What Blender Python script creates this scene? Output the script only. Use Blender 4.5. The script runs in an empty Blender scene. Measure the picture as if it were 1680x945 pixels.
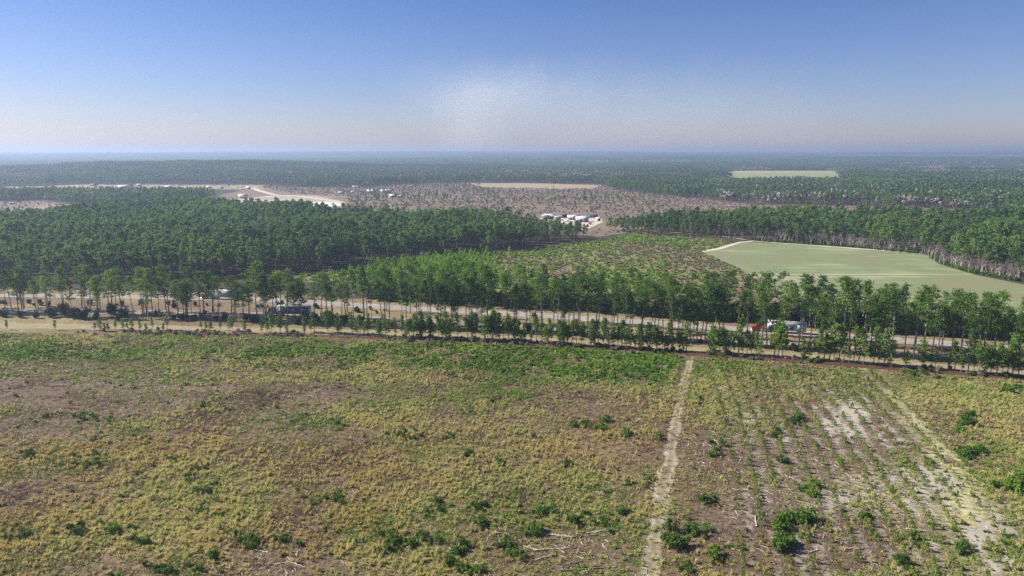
import bpy, math, random
import numpy as np
from mathutils import Vector, Matrix

random.seed(11)
RNG = np.random.default_rng(11)
R = math.radians
scn = bpy.context.scene
COL = scn.collection

# ------------------------------------------------------------------ camera geometry
W, H, F = 1680.0, 945.0, 1200.0
EYE = 62.0
HORIZON = 251.0
PITCH = math.atan((H / 2 - HORIZON) / F)
CP, SP = math.cos(PITCH), math.sin(PITCH)


def G(px, py, z=0.0):
    """world point at height z seen at photo pixel px, py"""
    u = (px - W / 2) / F
    v = (py - H / 2) / F
    dy = CP - v * SP
    dz = -SP - v * CP
    t = (z - EYE) / dz
    return (u * t, dy * t)


def P(x, y, z=0.0):
    """photo pixel of a world point (numpy friendly)"""
    dz = z - EYE
    depth = y * CP - dz * SP
    up = y * SP + dz * CP
    return W / 2 + F * x / depth, H / 2 - F * up / depth


# ------------------------------------------------------------------ noise
def _hash(ix, iy, seed):
    h = (ix.astype(np.int64) * 374761393 + iy.astype(np.int64) * 668265263 + seed * 2147483647) & 0xFFFFFFFF
    h = ((h ^ (h >> 13)) * 1274126177) & 0xFFFFFFFF
    return ((h ^ (h >> 16)) & 0xFFFF) / 65535.0


def vnoise(x, y, seed=0):
    x = np.asarray(x, float); y = np.asarray(y, float)
    ix = np.floor(x); iy = np.floor(y)
    fx = x - ix; fy = y - iy
    fx = fx * fx * (3 - 2 * fx); fy = fy * fy * (3 - 2 * fy)
    a = _hash(ix, iy, seed); b = _hash(ix + 1, iy, seed)
    c = _hash(ix, iy + 1, seed); d = _hash(ix + 1, iy + 1, seed)
    return (a * (1 - fx) + b * fx) * (1 - fy) + (c * (1 - fx) + d * fx) * fy


def fbm(x, y, s, seed=0, octv=4):
    t = 0.0; a = 0.5; n = 0.0
    for k in range(octv):
        t = t + a * vnoise(np.asarray(x) / s, np.asarray(y) / s, seed + k * 7)
        n += a; a *= 0.5; s *= 0.5
    return t / n


def smooth(a, b, x):
    t = np.clip((np.asarray(x, float) - a) / (b - a), 0, 1)
    return t * t * (3 - 2 * t)


def inpoly(x, y, poly):
    x = np.asarray(x, float); y = np.asarray(y, float)
    c = np.zeros(x.shape, bool)
    n = len(poly)
    for i in range(n):
        x1, y1 = poly[i]; x2, y2 = poly[(i + 1) % n]
        if y1 == y2:
            continue
        hit = ((y1 > y) != (y2 > y)) & (x < (x2 - x1) * (y - y1) / (y2 - y1) + x1)
        c ^= hit
    return c


def gp(pts):
    return [G(*p) for p in pts]


def interp(curve, x):
    return np.interp(x, [c[0] for c in curve], [c[1] for c in curve])


# ------------------------------------------------------------------ terrain
def height(x, y):
    x = np.asarray(x, float); y = np.asarray(y, float)
    base = 46 * smooth(3200, 9500, y) ** 1.2
    roll = smooth(2300, 5000, y) * (fbm(x, y, 2600, 3, 3) - 0.5) * 36
    far = smooth(7000, 9800, y) * (14 + 12 * (fbm(x, y * 0.3, 3000, 9, 3) - 0.5))
    hill = 24 * np.exp(-((y - 2150) / 400.0) ** 2) * smooth(-1750, -1150, x) * (1 - smooth(-880, -350, x))
    hill2 = 12 * np.exp(-((y - 2500) / 350.0) ** 2) * np.exp(-((x + 500) / 500.0) ** 2)
    drop = smooth(10500, 13500, y)
    return (base + roll + far) * (1 - drop) + hill + hill2


# ------------------------------------------------------------------ materials
MATS = {}


def new_mat(name):
    m = bpy.data.materials.new(name)
    m.use_nodes = True
    nt = m.node_tree
    b = nt.nodes['Principled BSDF']
    b.inputs['Specular IOR Level'].default_value = 0.25
    return m, nt, b


def N(nt, typ, **kw):
    n = nt.nodes.new(typ)
    for k, v in kw.items():
        setattr(n, k, v)
    return n


def ramp(nt, stops, fac=None):
    r = N(nt, 'ShaderNodeValToRGB')
    e = r.color_ramp.elements
    while len(e) < len(stops):
        e.new(0.5)
    for i, (p, c) in enumerate(stops):
        e[i].position = p
        e[i].color = (*c, 1) if len(c) == 3 else c
    if fac is not None:
        nt.links.new(fac, r.inputs[0])
    return r


def noise(nt, scale, coord=None, detail=3, rough=0.55):
    n = N(nt, 'ShaderNodeTexNoise')
    n.inputs['Scale'].default_value = scale
    n.inputs['Detail'].default_value = detail
    n.inputs['Roughness'].default_value = rough
    if coord is not None:
        nt.links.new(coord, n.inputs['Vector'])
    return n


def plain(name, col, rough=0.8, var=0.15, scale=1.5, metal=0.0, spec=0.25):
    """one colour with uneven wear, in object space"""
    if name in MATS:
        return MATS[name]
    m, nt, b = new_mat(name)
    tc = N(nt, 'ShaderNodeTexCoord')
    n = noise(nt, scale, tc.outputs['Object'], 4)
    r = ramp(nt, [(0.3, [c * (1 - var) for c in col]), (0.7, [min(1, c * (1 + var)) for c in col])], n.outputs[0])
    nt.links.new(r.outputs[0], b.inputs['Base Color'])
    b.inputs['Roughness'].default_value = rough
    b.inputs['Metallic'].default_value = metal
    b.inputs['Specular IOR Level'].default_value = spec
    MATS[name] = m
    return m


def foliage(name, stops, transl=0.25, patch=30.0, rough=0.75, tint=None):
    """leaves: colour varies leaf clump by clump, plant by plant and over the land"""
    if name in MATS:
        return MATS[name]
    m, nt, b = new_mat(name)
    oi = N(nt, 'ShaderNodeObjectInfo')
    geo = N(nt, 'ShaderNodeNewGeometry')
    n1 = noise(nt, 1.0 / patch, geo.outputs['Position'], 2)
    n2 = noise(nt, 1.1, geo.outputs['Position'], 2)
    a = N(nt, 'ShaderNodeMath', operation='MULTIPLY_ADD')
    nt.links.new(oi.outputs['Random'], a.inputs[0]); a.inputs[1].default_value = 0.45
    nt.links.new(n1.outputs[0], a.inputs[2])
    s = N(nt, 'ShaderNodeMath', operation='MULTIPLY_ADD')
    nt.links.new(n2.outputs[0], s.inputs[0]); s.inputs[1].default_value = 0.5
    nt.links.new(a.outputs[0], s.inputs[2])
    q = N(nt, 'ShaderNodeMath', operation='MULTIPLY_ADD')
    nt.links.new(s.outputs[0], q.inputs[0]); q.inputs[1].default_value = 1.15; q.inputs[2].default_value = -0.62
    fac = q.outputs[0]
    if tint is not None:
        at = N(nt, 'ShaderNodeAttribute', attribute_type='INSTANCER', attribute_name='tint')
        sm = N(nt, 'ShaderNodeMath', operation='MULTIPLY_ADD')
        nt.links.new(q.outputs[0], sm.inputs[0]); sm.inputs[1].default_value = 0.35
        nt.links.new(at.outputs['Fac'], sm.inputs[2])
        fac = sm.outputs[0]
    r = ramp(nt, stops, fac)
    nt.links.new(r.outputs[0], b.inputs['Base Color'])
    b.inputs['Roughness'].default_value = rough
    if transl > 0:
        tr = N(nt, 'ShaderNodeBsdfTranslucent')
        nt.links.new(r.outputs[0], tr.inputs[0])
        mx = N(nt, 'ShaderNodeMixShader')
        mx.inputs[0].default_value = transl
        nt.links.new(b.outputs[0], mx.inputs[1]); nt.links.new(tr.outputs[0], mx.inputs[2])
        nt.links.new(mx.outputs[0], nt.nodes['Material Output'].inputs['Surface'])
    MATS[name] = m
    return m


M_needle = foliage('pine_needles', [(0.0, (.030, .070, .013)), (0.4, (.066, .140, .020)), (0.72, (.125, .225, .028)), (1.0, (.22, .32, .045))], .38)
M_needle_young = foliage('young_needles', [(0.0, (.060, .120, .018)), (0.5, (.11, .20, .025)), (1.0, (.20, .30, .04))], .32)
M_forest = foliage('forest_needles', [(0.0, (.052, .094, .030)), (0.35, (.090, .160, .040)), (0.7, (.15, .24, .050)), (0.9, (.22, .30, .07)), (1.0, (.27, .24, .12))], .35, patch=90)
M_shrub = foliage('shrub_leaves', [(0.0, (.045, .092, .014)), (0.5, (.088, .165, .020)), (1.0, (.17, .26, .035))], .25, patch=14)
M_thicket = foliage('thicket_leaves', [(0.0, (.10, .20, .018)), (0.5, (.20, .35, .028)), (1.0, (.38, .50, .07))], .38, patch=25)
M_seed = foliage('seedling_needles', [(0.0, (.10, .15, .03)), (0.5, (.19, .26, .05)), (1.0, (.34, .38, .10))], .35, patch=12)
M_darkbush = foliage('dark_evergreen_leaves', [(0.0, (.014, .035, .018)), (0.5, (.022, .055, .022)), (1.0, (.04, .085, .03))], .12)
M_grass = foliage('dry_grass', [(0.0, (.33, .22, .085)), (0.22, (.50, .39, .14)), (0.45, (.62, .54, .235)), (0.66, (.53, .52, .20)), (0.83, (.33, .39, .10)), (1.0, (.18, .29, .05))], .35, patch=9, tint=True)
M_weed = foliage('low_weeds', [(0.0, (.15, .09, .07)), (0.3, (.26, .18, .11)), (0.5, (.33, .30, .12)), (0.75, (.24, .30, .065)), (1.0, (.12, .21, .03))], .2, patch=7, tint=True)
M_twig = foliage('bare_twigs', [(0.0, (.16, .135, .12)), (0.5, (.23, .20, .18)), (1.0, (.32, .285, .26))], .0, patch=40)
M_brownscrub = foliage('brown_scrub', [(0.0, (.21, .145, .12)), (0.5, (.27, .20, .155)), (1.0, (.31, .27, .17))], .25, patch=60)
M_bark = plain('pine_bark', (.24, .18, .15), .9, .35, 3.0)
M_bark_pale = plain('pale_bark', (.44, .40, .36), .9, .25, 3.0)
M_log = plain('weathered_wood', (.50, .44, .37), .9, .35, 4.0)
M_logdark = plain('dark_wood', (.20, .15, .12), .9, .35, 4.0)

# ------------------------------------------------------------------ mesh helpers


class MB:
    def __init__(self):
        self.v = []; self.f = []; self.n = 0

    def add(self, verts, faces):
        verts = np.asarray(verts, float).reshape(-1, 3)
        self.v.append(verts)
        self.f.append((np.asarray(faces, np.int64) + self.n))
        self.n += len(verts)

    def box(self, x0, y0, z0, x1, y1, z1):
        v = [(x0, y0, z0), (x1, y0, z0), (x1, y1, z0), (x0, y1, z0), (x0, y0, z1), (x1, y0, z1), (x1, y1, z1), (x0, y1, z1)]
        self.add(v, [(0, 3, 2, 1), (4, 5, 6, 7), (0, 1, 5, 4), (1, 2, 6, 5), (2, 3, 7, 6), (3, 0, 4, 7)])

    def tube(self, pts, rad, sides=6):
        pts = np.asarray(pts, float); n = len(pts)
        rad = np.broadcast_to(np.asarray(rad, float), (n,))
        d = np.gradient(pts, axis=0)
        d /= np.linalg.norm(d, axis=1)[:, None] + 1e-9
        ref = np.array([0.0, 0.0, 1.0]) if abs(d[0][2]) < 0.8 else np.array([1.0, 0.0, 0.0])
        a = np.cross(d, ref); a /= np.linalg.norm(a, axis=1)[:, None] + 1e-9
        b = np.cross(d, a)
        th = np.linspace(0, 2 * np.pi, sides, endpoint=False)
        ring = pts[:, None, :] + rad[:, None, None] * (np.cos(th)[None, :, None] * a[:, None, :] + np.sin(th)[None, :, None] * b[:, None, :])
        f = []
        for i in range(n - 1):
            for j in range(sides):
                k = (j + 1) % sides
                f.append((i * sides + j, i * sides + k, (i + 1) * sides + k, (i + 1) * sides + j))
        self.add(ring.reshape(-1, 3), f)

    def cards(self, c, w, h, rng, up=0.0):
        """small leaf faces at centres c; up > 0 leans them upright"""
        c = np.asarray(c, float); n = len(c)
        if n == 0:
            return
        a = rng.normal(size=(n, 3)); a[:, 2] *= (1 - up)
        a /= np.linalg.norm(a, axis=1)[:, None]
        b = rng.normal(size=(n, 3)); b[:, 2] += 3 * up
        b -= (b * a).sum(1)[:, None] * a
        b /= np.linalg.norm(b, axis=1)[:, None]
        s = rng.uniform(0.7, 1.3, n)[:, None]
        a = a * s * w / 2; b = b * s * h / 2
        v = np.stack([c - a - b * .6, c + a * .5 - b, c + a + b * .4, c - a * .4 + b], 1).reshape(-1, 3)
        self.add(v, np.arange(4 * n).reshape(n, 4))

    def prism(self, prof, y0, y1):
        """side profile (x, z) pushed along y"""
        n = len(prof)
        v = [(x, y0, z) for x, z in prof] + [(x, y1, z) for x, z in prof]
        self.add(v, [(i, (i + 1) % n, n + (i + 1) % n, n + i) for i in range(n)])
        # end caps as fans of quads (centre based)
        cx = sum(p[0] for p in prof) / n; cz = sum(p[1] for p in prof) / n
        for y in (y0, y1):
            vv = [(cx, y, cz)] + [(x, y, z) for x, z in prof]
            self.add(vv, [(0, 1 + i, 1 + (i + 1) % n, 0) for i in range(n)])

    def mesh(self, name, mat, smooth_=False):
        v = np.concatenate(self.v).astype(np.float32)
        f = np.concatenate(self.f)
        tri = (f[:, 0] == f[:, 3])
        me = bpy.data.meshes.new(name)
        me.vertices.add(len(v)); me.vertices.foreach_set('co', v.ravel())
        cnt = np.where(tri, 3, 4).astype(np.int32)
        start = np.concatenate([[0], np.cumsum(cnt)[:-1]]).astype(np.int32)
        if tri.any():
            mask = np.ones(f.shape, bool); mask[tri, 3] = False
            loops = f[mask]
        else:
            loops = f.ravel()
        me.loops.add(len(loops)); me.loops.foreach_set('vertex_index', loops.astype(np.int32))
        me.polygons.add(len(f)); me.polygons.foreach_set('loop_start', start)
        try:
            me.polygons.foreach_set('loop_total', cnt)
        except Exception:
            pass
        me.update(calc_edges=True)
        me.validate()
        me.materials.append(mat)
        if smooth_:
            me.polygons.foreach_set('use_smooth', [True] * len(me.polygons))
        return me

    def obj(self, name, mat, parent=None, smooth_=False):
        o = bpy.data.objects.new(name, self.mesh(name, mat, smooth_))
        COL.objects.link(o)
        if parent is not None:
            o.parent = parent
        return o


def empty(name, loc, rz=0.0):
    o = bpy.data.objects.new(name, None)
    COL.objects.link(o)
    o.location = loc; o.rotation_euler = (0, 0, rz)
    o.empty_display_size = 0.5
    return o


def tag(o, label=None, cat=None, group=None, kind=None):
    if label: o['label'] = label
    if cat: o['category'] = cat
    if group: o['group'] = group
    if kind: o['kind'] = kind
    return o


def place(name, meshes, loc, rz, sc, label, cat, group, tilt=(0, 0)):
    """a plant: meshes = {part: mesh}; a single mesh is the thing itself"""
    if len(meshes) == 1 and '' in meshes:
        r = bpy.data.objects.new(name, meshes[''])
        COL.objects.link(r)
    else:
        r = bpy.data.objects.new(name, None)
        COL.objects.link(r)
        for pn, me in meshes.items():
            c = bpy.data.objects.new(pn, me)
            COL.objects.link(c); c.parent = r
    r.location = loc; r.rotation_euler = (tilt[0], tilt[1], rz)
    r.scale = sc if isinstance(sc, tuple) else (sc, sc, sc)
    tag(r, label, cat, group)
    return r


# ------------------------------------------------------------------ plant prototypes
def pine_meshes(h, crown0, width, nb, clumps, cards, cs, seed, needle, bark, sides=7, cone=0.0, limbs=True, stubs=6):
    rng = np.random.default_rng(seed)
    tr = MB(); cr = MB()
    zs = np.linspace(-0.4, h * 0.985, 9)
    bend = rng.normal(0, h * 0.012, (9, 2)).cumsum(0) * np.linspace(0, 1, 9)[:, None]
    r0 = 0.0085 * h + 0.045
    rad = r0 * (1 - np.linspace(0, 1, 9)) ** 0.75 + 0.02
    axis = np.column_stack([bend[:, 0], bend[:, 1], zs])
    tr.tube(axis, rad, sides)
    at = lambda z: np.array([np.interp(z, zs, bend[:, 0]), np.interp(z, zs, bend[:, 1]), z])
    ctr = []
    ph = rng.uniform(0, 6.28, 3); gap = rng.uniform(0, 6.28)
    for i in range(nb):
        t = (i + rng.uniform(0, 1)) / nb
        z = h * (crown0 + (1 - crown0) * t * 0.97)
        ang = i * 2.4 + rng.normal(0, .4)
        round_ = max(0.12, (1 - abs((t - 0.36) / 0.68) ** 2.2)) ** 0.6 if t > 0.36 else 0.62 + 0.38 * t / 0.36
        con = 1 - t * 0.9
        L = width / 2 * ((1 - cone) * round_ + cone * con) * rng.uniform(0.45, 1.3)
        L *= 1 + .32 * math.cos(ang - ph[0]) * math.sin(3.5 * t + ph[1])
        if nb > 20 and rng.uniform() < .14: continue
        p0 = at(z); d = np.array([math.cos(ang), math.sin(ang), rng.uniform(0.05, 0.5)])
        tip = p0 + d * L
        mid = (p0 + tip) / 2 + np.array([0, 0, -0.08 * L])
        if limbs:
            tr.tube([p0, mid, tip], [0.05 + 0.006 * h * (1 - t) * .5, 0.04, 0.015], 4)
        for k in range(clumps):
            u = 0.30 + 0.75 * (k + rng.uniform(0, 1)) / clumps
            c = p0 + (tip - p0) * u + rng.normal(0, 0.07 * width, 3) * np.array([1, 1, .45])
            n = rng.integers(int(cards * .6), int(cards * 1.4) + 1)
            q = rng.normal(0, 1, (n, 3)) * np.array([.42, .42, .26]) * (width / 6.0) ** 0.6
            ctr.append(c + q)
    ctr.append(at(h * 0.98) + rng.normal(0, 1, (cards * 2, 3)) * np.array([.35, .35, .5]) * (width / 6.0) ** .6)
    for k in range(stubs):
        z = h * rng.uniform(0.14, crown0 + .05); ang = rng.uniform(0, 6.28)
        L = rng.uniform(.6, 1.6) * (1 + h / 22)
        p0 = at(z)
        tr.tube([p0, p0 + np.array([math.cos(ang), math.sin(ang), .1]) * L * .5, p0 + np.array([math.cos(ang), math.sin(ang), -.05]) * L], [.05, .035, .012], 3)
    cr.cards(np.concatenate(ctr), cs, cs * 1.35, rng, .15)
    return {'trunk': tr.mesh('trunk', bark), 'crown': cr.mesh('crown', needle)}


def shrub_mesh(seed, r, h, n, cs, mat, lobes=6):
    rng = np.random.default_rng(seed)
    m = MB(); pts = []
    for k in range(lobes):
        a = rng.uniform(0, 6.28); d = r * rng.uniform(.1, .75)
        cz = h * rng.uniform(.25, .75); lr = r * rng.uniform(.28, .5)
        q = rng.normal(size=(n // lobes, 3)); q /= np.linalg.norm(q, axis=1)[:, None]
        q *= rng.uniform(.45, 1.05, (n // lobes, 1)) * lr * np.array([1, 1, h / r * .75])
        pts.append(np.array([math.cos(a) * d, math.sin(a) * d, cz]) + q)
        m.tube([(0, 0, -.05), (math.cos(a) * d * .6, math.sin(a) * d * .6, cz * .6), (math.cos(a) * d, math.sin(a) * d, cz)], [.03, .02, .008], 3)
    p = np.concatenate(pts); p[:, 2] = np.abs(p[:, 2]) + .03
    m.cards(p, cs, cs * 1.4, rng, .35)
    return m.mesh('shrub', mat)


def bare_tree_mesh(seed, h, spread, fine=1.0):
    rng = np.random.default_rng(seed)
    tr = MB(); tw = MB()

    def grow(p, d, L, r, depth, dst):
        q = p + d * L
        mid = (p + q) / 2 + rng.normal(0, .06 * L, 3)
        dst.tube([p, mid, q], [r, r * .8, r * .6], 5 if depth == 0 else 3)
        if depth >= 4:
            return
        for k in range(3 if depth < 2 else int(3 * fine)):
            nd = d + rng.normal(0, spread, 3); nd[2] = abs(nd[2]) * .8 + .15
            nd /= np.linalg.norm(nd)
            u = rng.uniform(.55, 1.0)
            grow(p + (q - p) * u, nd, L * rng.uniform(.55, .78), r * .55, depth + 1, tw if depth >= 1 else tr)
    grow(np.array([0, 0, -.3]), np.array([0, 0, 1.0]), h * .38, .016 * h, 0, tr)
    return {'trunk': tr.mesh('trunk', M_bark_pale), 'crown': tw.mesh('crown', M_twig)}


def tuft_mesh(seed, h, spread, n, bw, mat, lean=.35):
    rng = np.random.default_rng(seed)
    m = MB()
    a = rng.uniform(0, 6.28, n); rr = rng.uniform(0, spread, n)
    base = np.column_stack([np.cos(a) * rr, np.sin(a) * rr, np.full(n, -.03)])
    hh = h * rng.uniform(.5, 1.1, n)
    la = a + rng.normal(0, .7, n); ll = lean * hh * rng.uniform(.2, 1.2, n)
    tip = base + np.column_stack([np.cos(la) * ll, np.sin(la) * ll, hh])
    mid = (base + tip) / 2 - np.column_stack([np.cos(la) * ll * .15, np.sin(la) * ll * .15, -hh * .06])
    ta = rng.uniform(0, 6.28, n)
    side = np.column_stack([np.cos(ta), np.sin(ta), np.zeros(n)]) * bw / 2
    v = np.stack([base - side * .6, base + side * .6, mid + side, mid - side, tip + side * .25, tip - side * .25], 1).reshape(-1, 3)
    k = np.arange(n)[:, None] * 6
    m.add(v, np.concatenate([k + np.array([[0, 1, 2, 3]]), k + np.array([[3, 2, 4, 5]])]))
    return m.mesh('tuft', mat)


def hidden(name, me):
    return bpy.data.objects.new(name, me)   # never linked: only the shape a scatter draws


def join_meshes(ms, name):
    """one mesh with several materials from {part: mesh}"""
    ms = list(ms.values()) if isinstance(ms, dict) else ms
    vs = []; loops = []; tot = []; mi = []; off = 0
    me = bpy.data.meshes.new(name)
    for k, m in enumerate(ms):
        v = np.empty(len(m.vertices) * 3, np.float32); m.vertices.foreach_get('co', v)
        l = np.empty(len(m.loops), np.int32); m.loops.foreach_get('vertex_index', l)
        t = np.empty(len(m.polygons), np.int32); m.polygons.foreach_get('loop_total', t)
        vs.append(v); loops.append(l + off); tot.append(t); mi.append(np.full(len(t), k, np.int32))
        off += len(m.vertices)
        me.materials.append(m.materials[0])
    v = np.concatenate(vs); l = np.concatenate(loops); t = np.concatenate(tot)
    me.vertices.add(off); me.vertices.foreach_set('co', v)
    me.loops.add(len(l)); me.loops.foreach_set('vertex_index', l)
    me.polygons.add(len(t)); me.polygons.foreach_set('loop_start', np.concatenate([[0], np.cumsum(t)[:-1]]).astype(np.int32))
    me.polygons.foreach_set('material_index', np.concatenate(mi))
    me.update(calc_edges=True)
    return me


def scatter(name, label, cat, pts, rz, scl, idx, protos, tint=None, tilt=None):
    """ONE object of uncountable plants: its points draw copies of the plant shapes"""
    n = len(pts)
    me = bpy.data.meshes.new(name)
    me.vertices.add(n); me.vertices.foreach_set('co', np.asarray(pts, np.float32).ravel())

    def attr(nm, typ, data, key='value'):
        a = me.attributes.new(nm, typ, 'POINT'); a.data.foreach_set(key, data)
    rot = np.zeros((n, 3), np.float32); rot[:, 2] = rz
    if tilt is not None:
        rot[:, :2] = tilt
    attr('rot', 'FLOAT_VECTOR', rot.ravel(), 'vector')
    scl = np.asarray(scl, np.float32)
    if scl.ndim == 1:
        scl = np.repeat(scl[:, None], 3, 1)
    attr('scl', 'FLOAT_VECTOR', scl.ravel(), 'vector')
    attr('idx', 'INT', np.asarray(idx, np.int32))
    attr('tint', 'FLOAT', np.asarray(tint if tint is not None else np.zeros(n), np.float32))
    o = bpy.data.objects.new(name, me); COL.objects.link(o)
    ng = bpy.data.node_groups.new(name + '_scatter', 'GeometryNodeTree')
    ng.interface.new_socket('Geometry', in_out='INPUT', socket_type='NodeSocketGeometry')
    ng.interface.new_socket('Geometry', in_out='OUTPUT', socket_type='NodeSocketGeometry')
    gi = ng.nodes.new('NodeGroupInput'); go = ng.nodes.new('NodeGroupOutput')
    iop = ng.nodes.new('GeometryNodeInstanceOnPoints')
    jn = ng.nodes.new('GeometryNodeJoinGeometry')
    for p in reversed(protos):      # the join stacks its links last to first
        oi = ng.nodes.new('GeometryNodeObjectInfo'); oi.inputs['Object'].default_value = p
        g2 = ng.nodes.new('GeometryNodeGeometryToInstance')
        ng.links.new(oi.outputs['Geometry'], g2.inputs[0]); ng.links.new(g2.outputs[0], jn.inputs[0])
    ng.links.new(gi.outputs[0], iop.inputs['Points'])
    ng.links.new(jn.outputs[0], iop.inputs['Instance'])
    iop.inputs['Pick Instance'].default_value = True
    for nm, typ, sock in (('idx', 'INT', 'Instance Index'), ('rot', 'FLOAT_VECTOR', 'Rotation'), ('scl', 'FLOAT_VECTOR', 'Scale')):
        na = ng.nodes.new('GeometryNodeInputNamedAttribute'); na.data_type = typ
        na.inputs['Name'].default_value = nm
        ng.links.new([s for s in na.outputs if s.enabled and s.name == 'Attribute'][0], iop.inputs[sock])
    ng.links.new(iop.outputs[0], go.inputs[0])
    md = o.modifiers.new('scatter', 'NODES'); md.node_group = ng
    tag(o, label, cat, None, 'stuff')
    return o


def uniform_in(poly, per_m2, rng):
    """random points in a ground polygon"""
    xs = [p[0] for p in poly]; ys = [p[1] for p in poly]
    area = (max(xs) - min(xs)) * (max(ys) - min(ys))
    n = int(area * per_m2)
    x = rng.uniform(min(xs), max(xs), n); y = rng.uniform(min(ys), max(ys), n)
    k = inpoly(x, y, poly)
    return x[k], y[k]


# ------------------------------------------------------------------ layout curves (photo pixels -> ground)
C_EDGE = [(-400, 540), (0, 546), (400, 551), (700, 559), (850, 566), (1000, 576), (1130, 583), (1250, 593), (1400, 603), (1680, 626), (2100, 662)]
C_LITTER = [(-400, 541), (0, 545), (300, 548), (500, 551), (700, 556.5), (850, 563), (1000, 572), (1100, 578), (1250, 588.5), (1400, 599), (1680, 621), (2100, 656)]
C_STRIP = [(-400, 529), (0, 534), (300, 538), (600, 545), (850, 555), (1000, 564), (1100, 570), (1250, 580), (1400, 590), (1680, 611), (2100, 645)]
C_FRONT = [(-400, 511), (0, 516), (160, 521), (300, 524), (430, 530), (560, 533), (700, 539), (800, 543), (900, 548), (1000, 554), (1100, 560), (1260, 572), (1350, 579), (1500, 590), (1600, 597), (1680, 603), (2100, 636)]
C_ROADA = [(-400, 480), (0, 484), (300, 488), (450, 492), (600, 502), (850, 515), (1100, 532), (1400, 553), (1680, 573), (2100, 603)]
C_ROADB = [(-400, 506), (0, 509), (300, 513), (500, 518), (700, 526), (900, 538), (1150, 555), (1300, 565), (1500, 579), (1680, 591), (2100, 623)]


def ground_curve(curve, n=60, x0=-400, x1=2100):
    xs = np.linspace(x0, x1, n)
    ys = interp(curve, xs)
    return np.array([G(a, b) for a, b in zip(xs, ys)])


def gcurve_y(curve):
    g = ground_curve(curve)
    o = np.argsort(g[:, 0])
    gx, gy = g[o, 0], g[o, 1]
    return lambda x: np.interp(x, gx, gy)


Y_EDGE = gcurve_y(C_EDGE); Y_A = gcurve_y(C_ROADA); Y_B = gcurve_y(C_ROADB); Y_STRIP = gcurve_y(C_STRIP); Y_FRONT = gcurve_y(C_FRONT)

# forest stands, clearings, fields (photo pixels of their ground outline)
PX_LEFT_FOREST = [(-700, 372), (0, 371), (120, 366), (200, 360), (330, 351), (450, 357), (560, 364), (700, 370), (860, 380), (940, 386), (975, 391), (900, 402), (740, 420), (600, 436), (500, 447), (420, 453), (300, 462), (0, 468), (-700, 474)]
PX_RIGHT_FOREST = [(990, 378), (1060, 372), (1250, 370), (1500, 371), (1700, 373), (2300, 375), (2300, 505), (1760, 478), (1680, 464), (1600, 449), (1560, 436), (1535, 420), (1400, 406), (1240, 396), (1100, 388), (1040, 384)]
PX_GREEN_FIELD = [(1150, 412), (1215, 396), (1370, 405), (1523, 419), (1540, 433), (1600, 451), (1680, 467), (1760, 481), (2200, 520), (2200, 545), (1500, 512), (1280, 486), (1210, 440)]
PX_THICKET = [(480, 458), (500, 450), (600, 439), (740, 423), (900, 405), (985, 394), (1050, 380), (1190, 390), (1210, 397), (1150, 413), (1210, 440), (1290, 490), (1230, 505), (1000, 490), (800, 478), (600, 474)]
PX_SCRUB = [(425, 305), (560, 309), (640, 304), (760, 299), (980, 302), (1100, 322), (1250, 336), (1400, 338), (1560, 343), (1640, 360), (1600, 372), (1250, 371), (1060, 373), (985, 388), (940, 386), (860, 380), (700, 370), (560, 364), (450, 357), (330, 351), (300, 345), (330, 334), (350, 322)]
PX_LEFT_CLEARING = [(-700, 332), (60, 330), (150, 336), (190, 345), (160, 362), (0, 370), (-700, 371)]
PX_HOUSE_STRIP = [(-700, 306), (0, 307), (130, 304), (420, 303.5), (450, 308), (420, 311), (200, 309), (60, 312), (-700, 314)]
PX_FAR_FIELD = [(1195, 281.5), (1210, 280), (1368, 280), (1374, 288), (1380, 293), (1300, 294), (1210, 293), (1190, 288)]
PX_PALE_FIELD = [(765, 301), (860, 300.5), (985, 304), (975, 309), (900, 310), (790, 307)]
LEFT_FOREST = gp(PX_LEFT_FOREST); RIGHT_FOREST = gp(PX_RIGHT_FOREST); GREEN_FIELD = gp(PX_GREEN_FIELD); THICKET = gp(PX_THICKET)
SCRUB = gp(PX_SCRUB); LEFT_CLEARING = gp(PX_LEFT_CLEARING); HOUSE_STRIP = gp(PX_HOUSE_STRIP); FAR_FIELD = gp(PX_FAR_FIELD); PALE_FIELD = gp(PX_PALE_FIELD)
FRONT_OF_FIELD = gp([(1180, 292), (1385, 292), (1400, 302), (1180, 302)])
FRONT_OF_HOUSES = gp([(-700, 313), (0, 311), (420, 309), (430, 318), (340, 321), (0, 320), (-700, 321)])
C_TRACK = [(590, 1133), (640, 1120), (700, 1106), (760, 1098), (820, 1085), (880, 1073), (945, 1066), (1050, 1045)]      # y -> x


def track_x(py):
    return np.interp(py, [c[0] for c in C_TRACK], [c[1] for c in C_TRACK])


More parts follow.
